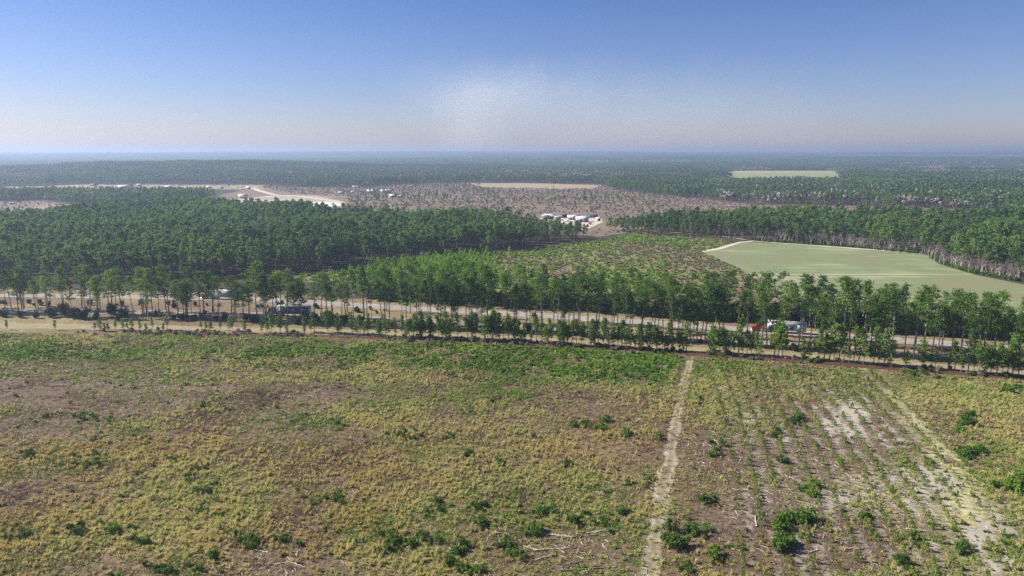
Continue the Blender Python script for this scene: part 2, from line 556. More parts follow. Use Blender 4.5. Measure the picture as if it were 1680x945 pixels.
# blobs in photo pixels: (x, y, rx, ry, weight)
GREEN = [(60, 572, 90, 14, .8), (15, 583, 60, 8, .5), (120, 585, 60, 6, .5), (300, 570, 110, 9, .6), (400, 578, 90, 13, .8), (540, 580, 110, 12, .7), (700, 578, 120, 16, 1.1), (880, 585, 150, 18, 1.5), (1030, 590, 100, 18, 1.5), (1000, 612, 110, 12, 1.1),
         (820, 600, 160, 14, 1.0), (600, 596, 120, 8, .4), (450, 600, 90, 7, .3), (820, 625, 70, 8, .5), (1050, 625, 60, 8, .7), (1190, 605, 60, 10, .5), (1290, 612, 80, 8, .35)]
CLUSTERS = [  # separate bushes: x, y, spread x, spread y, how many, mean size (m), where
    (650, 716, 14, 4, 4, 1.5, 'near the middle of the field'), (690, 714, 14, 4, 4, 1.4, 'near the middle of the field'), (735, 715, 16, 4, 4, 1.2, 'near the middle of the field'),
    (770, 750, 12, 5, 3, 1.4, 'in the golden grass at mid field'), (825, 757, 8, 4, 2, 1.6, 'in the golden grass at mid field'),
    (957, 702, 8, 4, 3, 1.7, 'left of the sandy track at mid field'), (985, 704, 10, 5, 4, 2.0, 'left of the sandy track at mid field'), (1030, 712, 10, 5, 3, 1.8, 'left of the sandy track at mid field'), (935, 765, 6, 5, 2, 1.4, 'left of the sandy track at mid field'),
    (1085, 720, 5, 3, 2, 1.5, 'hard beside the sandy track'), (800, 657, 18, 4, 4, 1.4, 'below the green band'), (770, 675, 14, 3, 3, 1.1, 'below the green band'), (560, 700, 14, 4, 3, 1.1, 'at the left middle of the field'),
    (640, 884, 12, 8, 6, 1.9, 'among the fallen branches in front'), (690, 886, 14, 7, 6, 1.8, 'among the fallen branches in front'), (720, 832, 12, 6, 4, 1.5, 'among the fallen branches in front'), (745, 905, 12, 10, 6, 1.7, 'among the fallen branches in front'),
    (785, 832, 10, 6, 4, 1.5, 'above the pile of pale sticks'), (800, 862, 18, 7, 5, 1.4, 'above the pile of pale sticks'), (880, 868, 16, 10, 7, 1.9, 'above the pile of pale sticks'), (895, 838, 20, 5, 4, 1.3, 'above the pile of pale sticks'), (940, 855, 12, 6, 4, 1.4, 'above the pile of pale sticks'), (835, 905, 12, 10, 5, 1.7, 'above the pile of pale sticks'),
    (770, 935, 14, 8, 4, 1.7, 'at the front edge of the field'), (1000, 862, 20, 6, 5, 1.3, 'left of the sandy track in front'), (1025, 842, 14, 6, 3, 1.3, 'left of the sandy track in front'), (1060, 800, 14, 8, 4, 1.2, 'left of the sandy track in front'),
    (1105, 890, 10, 9, 5, 2.4, 'right of the sandy track in front'), (1140, 878, 10, 7, 4, 2.2, 'right of the sandy track in front'), (1175, 915, 8, 5, 3, 2.2, 'right of the sandy track in front'), (1120, 935, 14, 6, 3, 1.7, 'right of the sandy track in front'),
    (1160, 820, 8, 6, 4, 1.9, 'in the bare ground right of the track'), (1175, 745, 9, 6, 4, 1.6, 'in the bare ground right of the track'), (1190, 730, 14, 4, 3, 1.4, 'in the bare ground right of the track'), (1270, 755, 16, 5, 4, 1.4, 'in the bare ground right of the track'),
    (1310, 690, 6, 8, 4, 2.0, 'among the planted rows'), (1150, 660, 6, 10, 4, 1.4, 'among the planted rows'), (1280, 712, 7, 6, 3, 1.4, 'among the planted rows'), (1325, 805, 8, 8, 5, 2.0, 'among the planted rows'), (1290, 858, 14, 7, 6, 2.2, 'at the lower end of the planted rows'), (1320, 860, 10, 6, 3, 2.2, 'at the lower end of the planted rows'),
    (1280, 900, 8, 9, 5, 2.0, 'at the lower end of the planted rows'), (1300, 890, 12, 6, 3, 1.7, 'at the lower end of the planted rows'), (1415, 845, 8, 5, 3, 1.5, 'at the lower end of the planted rows'), (1485, 930, 10, 8, 4, 1.6, 'at the lower end of the planted rows'), (1570, 900, 8, 14, 5, 1.8, 'at the lower end of the planted rows'), (1485, 895, 14, 6, 3, 1.5, 'at the lower end of the planted rows'),
    (1588, 690, 12, 7, 6, 2.0, 'in the yellow-green growth right of the rows'), (1572, 708, 12, 4, 4, 1.8, 'in the yellow-green growth right of the rows'), (1592, 746, 14, 6, 8, 2.4, 'in the yellow-green growth right of the rows'), (1665, 795, 16, 12, 9, 2.7, 'in the yellow-green growth right of the rows'),
    (1500, 608, 16, 5, 6, 2.2, 'under the young pines at the field edge'), (1545, 617, 10, 3, 3, 1.4, 'under the young pines at the field edge'), (1665, 640, 18, 6, 7, 1.9, 'under the young pines at the field edge'), (1650, 622, 14, 3, 4, 1.5, 'under the young pines at the field edge'),
    (100, 682, 30, 6, 7, 1.1, 'in the long patch at the left'), (155, 690, 24, 5, 7, 1.3, 'in the long patch at the left'), (45, 752, 12, 6, 4, 1.5, 'at the left side of the field'), (125, 758, 30, 10, 8, 1.2, 'at the left side of the field'), (150, 770, 14, 6, 5, 1.4, 'at the left side of the field'), (160, 720, 14, 6, 3, 1.0, 'at the left side of the field'),
    (320, 778, 16, 9, 6, 1.4, 'at the left middle of the field'), (295, 752, 16, 5, 4, 1.2, 'at the left middle of the field'), (335, 808, 12, 7, 5, 1.4, 'at the left middle of the field'), (350, 840, 18, 6, 4, 1.1, 'at the left middle of the field'),
    (60, 872, 40, 8, 7, 1.2, 'in the lower left of the field'), (120, 870, 14, 6, 4, 1.4, 'in the lower left of the field'), (185, 872, 12, 6, 4, 1.5, 'in the lower left of the field'), (235, 893, 10, 7, 4, 1.5, 'in the lower left of the field'), (255, 935, 20, 8, 6, 1.4, 'in the lower left of the field'), (330, 935, 12, 6, 3, 1.3, 'in the lower left of the field'),
    (410, 895, 12, 7, 5, 1.6, 'beside the pale debris in front'), (345, 915, 8, 6, 3, 1.4, 'beside the pale debris in front'), (455, 890, 16, 7, 5, 1.3, 'beside the pale debris in front'), (380, 872, 10, 5, 3, 1.1, 'beside the pale debris in front'), (540, 823, 22, 5, 5, 1.2, 'beside the pale debris in front'), (565, 815, 10, 5, 3, 1.3, 'beside the pale debris in front'),
    (345, 664, 8, 4, 2, 1.4, 'alone in the dry left part'), (160, 722, 5, 3, 1, 1.8, 'alone in the dry left part'), (420, 670, 30, 4, 5, 1.1, 'alone in the dry left part'), (240, 720, 16, 4, 3, 1.1, 'alone in the dry left part'),
]
BARE = [(60, 640, 180, 26, 1.0), (200, 662, 170, 26, .8), (60, 705, 130, 24, .8), (330, 640, 120, 16, .5), (150, 575, 40, 10, .6), (230, 600, 120, 12, .4), (560, 640, 110, 22, .6), (620, 655, 120, 16, .4), (420, 700, 120, 24, .5), (560, 715, 90, 16, .4), (230, 720, 100, 14, .4), (20, 820, 70, 20, .5),
        (980, 650, 130, 20, .6), (1010, 740, 60, 26, .6), (1020, 820, 60, 30, .5), (740, 690, 90, 14, .4), (1200, 740, 110, 40, .9), (1190, 860, 110, 50, .7), (1330, 740, 60, 40, .6), (1300, 830, 90, 40, .5), (860, 870, 60, 22, .4), (470, 925, 120, 26, .5), (1380, 900, 130, 40, .5),
        (1420, 700, 130, 70, .75), (1540, 830, 80, 60, .5), (980, 900, 100, 40, .4), (160, 930, 60, 14, .5)]
GOLD = [(900, 740, 130, 26, .9), (880, 790, 150, 26, .8), (700, 840, 120, 26, .6), (880, 855, 80, 16, .7), (800, 645, 160, 18, .6), (720, 700, 120, 20, .4), (640, 760, 120, 24, .5), (400, 760, 170, 40, .4), (300, 880, 200, 40, .9), (120, 860, 160, 40, .8), (330, 840, 120, 40, .6), (680, 925, 110, 18, .8), (280, 640, 80, 14, .5),
        (1060, 850, 50, 30, .4), (940, 830, 60, 16, .6), (700, 610, 120, 12, .3), (1180, 630, 70, 24, .5), (1640, 720, 70, 60, 1.0), (1560, 650, 90, 30, 1.0), (230, 740, 140, 30, .5), (100, 620, 90, 14, .4), (1220, 640, 60, 20, .4)]
SAND = [(1225, 688, 16, 10, .8), (1400, 680, 30, 14, .8), (1395, 710, 30, 14, .6), (1360, 700, 20, 12, .7), (1460, 720, 40, 30, .35), (1500, 780, 60, 40, .35), (1560, 790, 40, 16, .5), (1480, 830, 90, 40, .3), (1350, 830, 50, 30, .3), (1605, 885, 22, 26, .7), (1640, 930, 30, 12, .6), (1290, 720, 30, 10, .5), (1290, 630, 120, 20, .2), (1650, 850, 40, 30, .5),
        (1420, 800, 60, 30, .3), (1385, 660, 60, 20, .4)]


def blobs(px, py, L):
    s = np.zeros(np.shape(px))
    for (x, y, rx, ry, w) in L:
        s = s + w * np.exp(-((px - x) / rx) ** 2 - ((py - y) / ry) ** 2)
    return s


# rows of seedlings: ground lines parallel to the track
ROW_DIR = np.array(G(1380, 610)) - np.array(G(1600, 900)); ROW_DIR /= np.linalg.norm(ROW_DIR)
ROW_N = np.array([ROW_DIR[1], -ROW_DIR[0]])
ROW_O = np.array(G(1135, 600))


def row_coord(x, y):
    """distance right of the track and length along the rows"""
    dx = x - ROW_O[0]; dy = y - ROW_O[1]
    s = dx * ROW_DIR[0] + dy * ROW_DIR[1]
    o = dx * ROW_N[0] + dy * ROW_N[1] - 0.00055 * s * s * np.sign(-s) * 0
    o = o + 2.2 * np.sin(s / 38.0)
    return o, s


# ------------------------------------------------------------------ ground sheet
def build_ground():
    ys = [-60, -20, 20, 50, 70]
    y = 84.0
    while y < 16000:
        ys.append(y); y *= 1.0062 if y < 3000 else 1.012
    ys = np.array(ys); ns = 470
    s = np.linspace(-1, 1, ns)
    half = 1.0 * np.maximum(ys, 60) + 190
    X = s[None, :] * half[:, None]
    Y = np.repeat(ys[:, None], ns, 1)
    Z = height(X, Y)
    px, py = P(X, np.maximum(Y, 60))
    jx = X + (fbm(X, Y, 14, 21, 3) - .5) * 14 * np.clip(Y / 400, .3, 4)
    jy = Y + (fbm(X, Y, 14, 31, 3) - .5) * 14 * np.clip(Y / 400, .3, 6)
    n1 = fbm(X, Y, 22, 41, 4)[..., None]; n2 = fbm(X, Y, 5, 51, 3)[..., None]; n3 = fbm(X, Y, 120, 61, 4)[..., None]
    A = lambda *c: np.array(c)
    mix = lambda a, b, t: a * (1 - t) + b * t
    forest = mix(A(.045, .04, .028), A(.075, .058, .04), n1)
    col = forest.copy() + 0 * X[..., None]
    sandy = np.zeros(X.shape)
    # field in front
    field = Y < Y_EDGE(X) + 1.5
    fc = mix(A(.085, .062, .037), A(.155, .118, .070), np.clip(n1 * 1.6 - .3, 0, 1))
    bare = np.clip(1.3 * blobs(px, py, BARE), 0, 1)[..., None]
    mauve = mix(A(.100, .066, .052), A(.165, .12, .095), n2)
    fc = mix(fc, mauve, bare * .85)
    gold = np.clip(blobs(px, py, GOLD), 0, 1)[..., None]
    fc = mix(fc, A(.27, .19, .085), gold * .6 * np.clip(n2 * 1.8 - .2, 0, 1))
    col = np.where(field[..., None], fc, col)
    # corridor with road verges
    corr = (Y >= Y_EDGE(X) + 1.5) & (Y < Y_A(X) + 13)
    vc = mix(A(.16, .125, .065), A(.27, .225, .12), n2)
    vc = mix(vc, A(.16, .11, .075), np.clip((n1 - .52) * 5, 0, 1))
    col = np.where(corr[..., None], vc, col)
    for poly, a, b, nn in ((SCRUB, (.16, .12, .095), (.21, .165, .12), n1), (LEFT_CLEARING, (.17, .125, .105), (.27, .21, .16), n1), (HOUSE_STRIP, (.22, .20, .12), (.38, .30, .20), n3), (THICKET, (.15, .19, .05), (.21, .155, .10), n1)):
        k = inpoly(jx, jy, poly)
        c = mix(A(*a), A(*b), np.clip(nn * 2 - .5, 0, 1))
        col = np.where(k[..., None], c, col)
    k = inpoly(X, Y, FAR_FIELD)
    col = np.where(k[..., None], mix(A(.24, .27, .12), A(.33, .30, .18), smooth(2250, 2450, Y)[..., None]), col)
    k = inpoly(X, Y, PALE_FIELD)
    col = np.where(k[..., None], A(.33, .26, .17), col)
    lane_x = np.interp(py, [600, 618, 645, 690, 735, 790, 860, 945, 1050], [1425, 1440, 1468, 1500, 1540, 1568, 1600, 1625, 1650])
    lane = np.exp(-((px - lane_x + 30 * (n2[..., 0] - .5)) / (20 + 42 * smooth(600, 900, py))) ** 2) * field
    col = mix(col, mix(A(.26, .24, .11), A(.42, .39, .22), n2), lane[..., None] * np.clip(n1 * 2.2 - .2, 0.2, 1))
    o, s_ = row_coord(X, Y)
    ROWM = np.where(field, smooth(2, 5, o) * (1 - smooth(48, 56, o)) * smooth(595, 612, py), 0)
    sandy = np.where(field, np.clip(blobs(px, py, SAND), 0, 1), 0)
    sandy = np.maximum(sandy, np.where(field & (o > 3) & (o < 52), .15, 0))
    # scattered pale sand in scrub and thicket
    col = np.clip(col, .01, .8)
    nr = len(ys)
    me = bpy.data.meshes.new('ground')
    v = np.stack([X, Y, Z], -1).reshape(-1, 3).astype(np.float32)
    i = np.arange(nr - 1)[:, None] * ns + np.arange(ns - 1)[None, :]
    f = np.stack([i, i + 1, i + ns + 1, i + ns], -1).reshape(-1, 4)
    mb = MB(); mb.add(v, f)
    me = mb.mesh('ground', ground_mat(), True)
    a = me.color_attributes.new('soil', 'FLOAT_COLOR', 'POINT')
    c4 = np.concatenate([col.reshape(-1, 3), sandy.reshape(-1, 1)], 1).astype(np.float32)
    a.data.foreach_set('color', c4.ravel())
    a2 = me.attributes.new('rows', 'FLOAT', 'POINT'); a2.data.foreach_set('value', ROWM.ravel().astype(np.float32))
    og = bpy.data.objects.new('ground', me); COL.objects.link(og)
    tag(og, 'wide rolling sandy ground with scrub, fields and woods reaching the horizon', 'ground', None, 'structure')


def ground_mat():
    m, nt, b = new_mat('soil')
    at = N(nt, 'ShaderNodeAttribute', attribute_name='soil')
    geo = N(nt, 'ShaderNodeNewGeometry')
    n1 = noise(nt, 0.9, geo.outputs['Position'], 6, .7)
    n2 = noise(nt, 4.0, geo.outputs['Position'], 3, .7)
    n3 = noise(nt, 0.16, geo.outputs['Position'], 6, .7)
    v = ramp(nt, [(.3, (.5, .5, .5)), (.5, (1, 1, 1)), (.62, (1.5, 1.45, 1.35)), (.7, (2.6, 2.4, 2.1))], n1.outputs[0])
    mul = N(nt, 'ShaderNodeMix', data_type='RGBA', blend_type='MULTIPLY'); mul.inputs[0].default_value = 1
    nt.links.new(at.outputs['Color'], mul.inputs[6]); nt.links.new(v.outputs[0], mul.inputs[7])
    sp = ramp(nt, [(.38, (.5, .5, .5)), (.55, (1, 1, 1)), (.66, (2.2, 2.1, 1.9))], n2.outputs[0])
    mul2 = N(nt, 'ShaderNodeMix', data_type='RGBA', blend_type='MULTIPLY'); mul2.inputs[0].default_value = .8
    nt.links.new(mul.outputs[2], mul2.inputs[6]); nt.links.new(sp.outputs[0], mul2.inputs[7])
    # sand breaks through where the soil map says so
    ad = N(nt, 'ShaderNodeMath', operation='ADD')
    nt.links.new(n3.outputs[0], ad.inputs[0])
    half = N(nt, 'ShaderNodeMath', operation='MULTIPLY'); nt.links.new(n1.outputs[0], half.inputs[0]); half.inputs[1].default_value = .6
    h2 = N(nt, 'ShaderNodeMath', operation='MULTIPLY_ADD'); nt.links.new(n2.outputs[0], h2.inputs[0]); h2.inputs[1].default_value = .5; nt.links.new(half.outputs[0], h2.inputs[2])
    h3 = N(nt, 'ShaderNodeMath', operation='SUBTRACT'); nt.links.new(h2.outputs[0], h3.inputs[0]); h3.inputs[1].default_value = .25
    nt.links.new(h3.outputs[0], ad.inputs[1])
    ad2 = N(nt, 'ShaderNodeMath', operation='MULTIPLY_ADD'); nt.links.new(at.outputs['Alpha'], ad2.inputs[0]); ad2.inputs[1].default_value = .8
    nt.links.new(ad.outputs[0], ad2.inputs[2])
    sm = ramp(nt, [(.97, (0, 0, 0)), (.999, (1, 1, 1))], None)
    sc = N(nt, 'ShaderNodeMapRange'); nt.links.new(ad2.outputs[0], sc.inputs[0])
    sc.inputs[1].default_value = 1.05; sc.inputs[2].default_value = 1.38
    # furrows between the planted rows show bare sand
    sepr = N(nt, 'ShaderNodeSeparateXYZ'); nt.links.new(geo.outputs['Position'], sepr.inputs[0])

    def mth(op, a, b=None, c=None):
        n = N(nt, 'ShaderNodeMath', operation=op)
        for i, v_ in enumerate((a, b, c)):
            if v_ is None: continue
            if isinstance(v_, (int, float)): n.inputs[i].default_value = v_
            else: nt.links.new(v_, n.inputs[i])
        return n.outputs[0]
    rx = mth('SUBTRACT', sepr.outputs[0], float(ROW_O[0])); ry = mth('SUBTRACT', sepr.outputs[1], float(ROW_O[1]))
    so = mth('ADD', mth('MULTIPLY', rx, float(ROW_DIR[0])), mth('MULTIPLY', ry, float(ROW_DIR[1])))
    oo = mth('ADD', mth('MULTIPLY', rx, float(ROW_N[0])), mth('MULTIPLY', ry, float(ROW_N[1])))
    oo = mth('ADD', oo, mth('MULTIPLY', mth('SINE', mth('DIVIDE', so, 38.0)), 2.2))
    ph = mth('MULTIPLY', mth('SUBTRACT', oo, 4.5), 2 * math.pi / 3.5)
    wv = mth('MULTIPLY_ADD', mth('COSINE', ph), -.5, .5)
    ra = N(nt, 'ShaderNodeAttribute', attribute_name='rows')
    rw = mth('MULTIPLY', mth('MULTIPLY', wv, ra.outputs['Fac']), .20)
    ad3 = mth('ADD', ad2.outputs[0], rw); nt.links.new(ad3, sc.inputs[0])
    # only where sandiness is above zero
    gt = N(nt, 'ShaderNodeMath', operation='GREATER_THAN'); nt.links.new(at.outputs['Alpha'], gt.inputs[0]); gt.inputs[1].default_value = .02
    mm = N(nt, 'ShaderNodeMath', operation='MULTIPLY'); nt.links.new(sc.outputs[0], mm.inputs[0]); nt.links.new(gt.outputs[0], mm.inputs[1])
    mx = N(nt, 'ShaderNodeMix', data_type='RGBA')
    nt.links.new(mm.outputs[0], mx.inputs[0]); nt.links.new(mul2.outputs[2], mx.inputs[6]); mx.inputs[7].default_value = (.35, .31, .26, 1)
    nt.links.new(mx.outputs[2], b.inputs['Base Color'])
    b.inputs['Roughness'].default_value = .95; b.inputs['Specular IOR Level'].default_value = .1
    bp = N(nt, 'ShaderNodeBump'); bp.inputs['Strength'].default_value = .9; bp.inputs['Distance'].default_value = .25
    nt.links.new(n1.outputs[0], bp.inputs['Height']); nt.links.new(bp.outputs[0], b.inputs['Normal'])
    return m


def strip_mat(name, ca, cb, scale=.5, along=None, rough=.95, bump=.3):
    m, nt, b = new_mat(name)
    geo = N(nt, 'ShaderNodeNewGeometry')
    n1 = noise(nt, scale, geo.outputs['Position'], 6, .7)
    n2 = noise(nt, scale * 9, geo.outputs['Position'], 3, .7)
    r = ramp(nt, [(.32, ca), (.68, cb)], n1.outputs[0])
    v = ramp(nt, [(.3, (.75, .75, .75)), (.7, (1.2, 1.2, 1.2))], n2.outputs[0])
    mul = N(nt, 'ShaderNodeMix', data_type='RGBA', blend_type='MULTIPLY'); mul.inputs[0].default_value = 1
    nt.links.new(r.outputs[0], mul.inputs[6]); nt.links.new(v.outputs[0], mul.inputs[7])
    nt.links.new(mul.outputs[2], b.inputs['Base Color'])
    b.inputs['Roughness'].default_value = rough; b.inputs['Specular IOR Level'].default_value = .1
    bp = N(nt, 'ShaderNodeBump'); bp.inputs['Strength'].default_value = bump; bp.inputs['Distance'].default_value = .1
    nt.links.new(n2.outputs[0], bp.inputs['Height']); nt.links.new(bp.outputs[0], b.inputs['Normal'])
    return m


def ribbon(name, line, width, z, mat, label, jag=0.0, seed=1, res=1.0, crown=0.0, lanes=9):
    """a road or strip lying on the ground along a line"""
    line = np.asarray(line, float)
    seg = np.linalg.norm(np.diff(line, axis=0), axis=1); cum = np.concatenate([[0], np.cumsum(seg)])
    n = max(8, int(cum[-1] / res)); t = np.linspace(0, cum[-1], n)
    c = np.column_stack([np.interp(t, cum, line[:, 0]), np.interp(t, cum, line[:, 1])])
    k = np.ones(9) / 9
    if n > 60:
        cp = np.pad(c, ((4, 4), (0, 0)), 'edge'); c = np.column_stack([np.convolve(cp[:, 0], k, 'valid'), np.convolve(cp[:, 1], k, 'valid')])
    d = np.gradient(c, axis=0); d /= np.linalg.norm(d, axis=1)[:, None] + 1e-9
    nn = np.column_stack([-d[:, 1], d[:, 0]])
    w = np.broadcast_to(np.interp(t / cum[-1], np.linspace(0, 1, np.size(width)), np.atleast_1d(width)), (n,))
    a = np.linspace(-1, 1, lanes)
    j0 = 1 + jag * (fbm(t, t * 0, 6, seed, 3) - .5) * 2; j1 = 1 + jag * (fbm(t, t * 0 + 99, 6, seed + 5, 3) - .5) * 2
    jj = np.where(a[None, :] < 0, j0[:, None], j1[:, None])
    pt = c[:, None, :] + nn[:, None, :] * (a[None, :] * w[:, None] / 2 * jj)[..., None]
    zz = height(pt[..., 0], pt[..., 1]) + z + crown * (1 - a[None, :] ** 2)
    v = np.concatenate([pt, zz[..., None]], -1).reshape(-1, 3)
    i = np.arange(n - 1)[:, None] * lanes + np.arange(lanes - 1)[None, :]
    f = np.stack([i, i + 1, i + lanes + 1, i + lanes], -1).reshape(-1, 4)
    mb = MB(); mb.add(v, f)
    o = mb.obj(name, mat, None, True)
    at = o.data.attributes.new('across', 'FLOAT', 'POINT'); at.data.foreach_set('value', np.tile(np.abs(a), n).astype(np.float32))
    tag(o, label, name.split('_')[-1], None, 'structure')
    return o


def sheet(name, poly, z, mat, label):
    me = bpy.data.meshes.new(name)
    me.from_pydata([(x, y, z + float(height(x, y))) for x, y in poly], [], [list(range(len(poly)))])
    me.update(); me.materials.append(mat)
    o = bpy.data.objects.new(name, me); COL.objects.link(o)
    tag(o, label, name.split('_')[-1], None, 'structure')
    return o


def build_roads():
    ma = strip_mat('road_pale', (.235, .205, .175), (.36, .32, .285), .08, bump=.1)
    ribbon('highway', ground_curve(C_ROADA), 8.6, .020, ma, 'pale far carriageway running behind the front row of tall pines')
    ribbon('near_carriageway', ground_curve(C_ROADB), [9, 8, 7, 6, 6], .024, strip_mat('road_sandy', (.21, .165, .12), (.36, .30, .24), .12, bump=.2), 'pale near carriageway at the feet of the tall pines', .12, 3)
    mt = strip_mat('mown_grass', (.22, .185, .105), (.31, .27, .165), .25)
    ribbon('mown_strip', ground_curve(C_STRIP), [11, 10, 7, 6, 5.5, 5, 5, 5], .016, mt, 'tan mown grass strip between the young pines and the highway pines', .3, 5)
    ml = strip_mat('pine_litter', (.06, .028, .022), (.13, .065, .045), .9, bump=1)
    ribbon('litter_bank', ground_curve(C_LITTER, 60, 250, 2100), [2.0, 3.4, 4.4, 4.4, 4.2, 4.2], .03, ml, 'dark red-brown bank of pine litter along the field edge', .45, 8, 1.0, .30)
    xs = np.array([590, 620, 650, 700, 760, 820, 880, 945, 1050])
    ln = [G(track_x(y), y) for y in xs]
    mk = strip_mat('track_sand', (.17, .135, .08), (.44, .39, .30), .5, bump=.6)
    nt = mk.node_tree; b = nt.nodes['Principled BSDF']; src = b.inputs['Base Color'].links[0].from_socket
    aa = N(nt, 'ShaderNodeAttribute', attribute_name='across')
    rr = ramp(nt, [(0.0, (.35, .35, .35)), (.3, (.5, .5, .5)), (.5, (1, 1, 1)), (.7, (1, 1, 1)), (1.0, (.3, .3, .3))], aa.outputs['Fac'])
    geo = N(nt, 'ShaderNodeNewGeometry'); nn = noise(nt, .45, geo.outputs['Position'], 5, .7)
    mm = N(nt, 'ShaderNodeMath', operation='MULTIPLY_ADD'); nt.links.new(nn.outputs[0], mm.inputs[0]); mm.inputs[1].default_value = 2.6; mm.inputs[2].default_value = -1.30
    ad = N(nt, 'ShaderNodeMath', operation='ADD', use_clamp=True); nt.links.new(rr.outputs[0], ad.inputs[0]); nt.links.new(mm.outputs[0], ad.inputs[1])
    mx = N(nt, 'ShaderNodeMix', data_type='RGBA'); nt.links.new(ad.outputs[0], mx.inputs[0]); mx.inputs[6].default_value = (.15, .12, .07, 1); nt.links.new(src, mx.inputs[7]); nt.links.new(mx.outputs[2], b.inputs['Base Color'])
    ribbon('sandy_track', ln, [2.0, 2.6, 2.8, 2.7, 2.9], .018, mk, 'sandy wheel track crossing the field from the pines to the front', .8, 4, .5)
    # green field
    m, nt, b = new_mat('winter_wheat')
    geo = N(nt, 'ShaderNodeNewGeometry')
    mp = N(nt, 'ShaderNodeMapping'); d = np.array(G(1680, 480)) - np.array(G(1230, 410)); ang = math.atan2(d[1], d[0])
    mp.inputs['Rotation'].default_value = (0, 0, -ang); mp.inputs['Scale'].default_value = (.006, .16, 1)
    nt.links.new(geo.outputs['Position'], mp.inputs[0])
    n1 = noise(nt, 1.0, mp.outputs[0], 5, .65); n2 = noise(nt, .02, geo.outputs['Position'], 4, .6); n3 = noise(nt, 1.5, geo.outputs['Position'], 3, .7)
    s1 = N(nt, 'ShaderNodeMath', operation='MULTIPLY_ADD'); nt.links.new(n1.outputs[0], s1.inputs[0]); s1.inputs[1].default_value = .85; nt.links.new(n2.outputs[0], s1.inputs[2])
    s2 = N(nt, 'ShaderNodeMath', operation='MULTIPLY_ADD'); nt.links.new(n3.outputs[0], s2.inputs[0]); s2.inputs[1].default_value = .25; nt.links.new(s1.outputs[0], s2.inputs[2])
    s3 = N(nt, 'ShaderNodeMapRange'); nt.links.new(s2.outputs[0], s3.inputs[0]); s3.inputs[1].default_value = .70; s3.inputs[2].default_value = 1.40; s2 = s3
    r = ramp(nt, [(.0, (.20, .16, .10)), (.30, (.185, .18, .095)), (.46, (.155, .185, .085)), (.62, (.20, .225, .115)), (.78, (.29, .275, .17)), (1.0, (.35, .32, .21))], s2.outputs[0])
    nt.links.new(r.outputs[0], b.inputs['Base Color']); b.inputs['Roughness'].default_value = .95
    sheet('green_field', GREEN_FIELD, .02, m, 'pale green mown field behind the right end of the highway pines')
    ms = plain('sand_path', (.50, .43, .33), .95, .18, .05)
    ribbon('sand_lane', gp([(1010, 374), (1100, 381), (1190, 388), (1240, 396), (1370, 405), (1450, 411), (1528, 418)]), [1.5, 2.5, 2, 2.5, 3, 4, 5.5], .04, ms, 'pale sandy lane along the far side of the green field', .3, 22, 2)
    ribbon('sand_spur', gp([(1150, 413), (1180, 408), (1212, 398), (1238, 395)]), [5, 4, 3], .05, ms, 'short sandy spur at the tip of the green field', .4, 23, 2)
    ms2 = plain('bright_sand', (.47, .40, .33), .95, .12, .02)
    for i, (pl, w, lb) in enumerate((
            ([(412, 308), (425, 313), (450, 320), (480, 323)], 11, 'pale sandy road running down to the cleared lots'),
            ([(430, 324), (450, 321.5), (480, 321), (520, 326), (545, 330), (562, 333)], 12, 'pale sandy road crossing the cleared lots'),
            ([(448, 330.5), (480, 327.5), (500, 325.5), (530, 324), (552, 324)], 9, 'pale sandy road fork in the cleared lots'),
            ([(395, 331), (440, 329), (450, 330.5)], 8, 'short pale sandy road beside the cream building'),
            ([(445, 334), (500, 330), (540, 329)], 6, 'faint sandy road nearest the forest'))):
        ribbon('sand_road', gp(pl), w, .30 + .04 * i, ms2, lb, .3, 30 + i, 4)
    sheet('cleared_lots', gp([(392, 329), (430, 322), (470, 320), (520, 321), (568, 332), (562, 341), (480, 342), (400, 340)]), .22, plain('lot_soil', (.33, .265, .21), .95, .25, .03), 'pale brown cleared lots crossed by the sand roads')
    ms3 = plain('lot_sand', (.58, .52, .46), .95, .12, .02)
    sheet('sandy_lot', gp([(500, 332), (530, 331), (562, 334), (560, 339), (530, 341), (505, 337)]), .52, ms3, 'white sandy lot at the end of the sand roads')
    sheet('sandy_yard', gp([(885, 358), (930, 352.5), (985, 356), (990, 364), (962, 377), (975, 380), (940, 374), (900, 366)]), .1, ms2, 'bright sandy yard round the white sheds')
    sheet('house_yard', gp([(375, 331), (395, 325), (420, 326), (415, 332), (390, 335)]), .5, ms2, 'pale yard round the cream building')


# ------------------------------------------------------------------ front field plants
def field_pts(per_m2, seed):
    rng = np.random.default_rng(seed)
    poly = [(-115, 92), (-330, 330), (330, 330), (115, 92)]
    x, y = uniform_in(poly, per_m2, rng)
    k = y < Y_EDGE(x) - .5
    # thin out far away by nothing: keep it even
    return x[k], y[k], rng


def lane_at(px, py):
    lx = np.interp(py, [600, 618, 645, 690, 735, 790, 860, 945, 1050], [1425, 1440, 1468, 1500, 1540, 1568, 1600, 1625, 1650])
    return np.exp(-((px - lx) / (16 + 34 * smooth(600, 900, py))) ** 2)


def on_track(px, py):
    return np.abs(px - track_x(py)) * EYE / np.maximum(py - HORIZON, 1)


GRP_SHRUB = 'green shrubs scattered over the cut-over field'


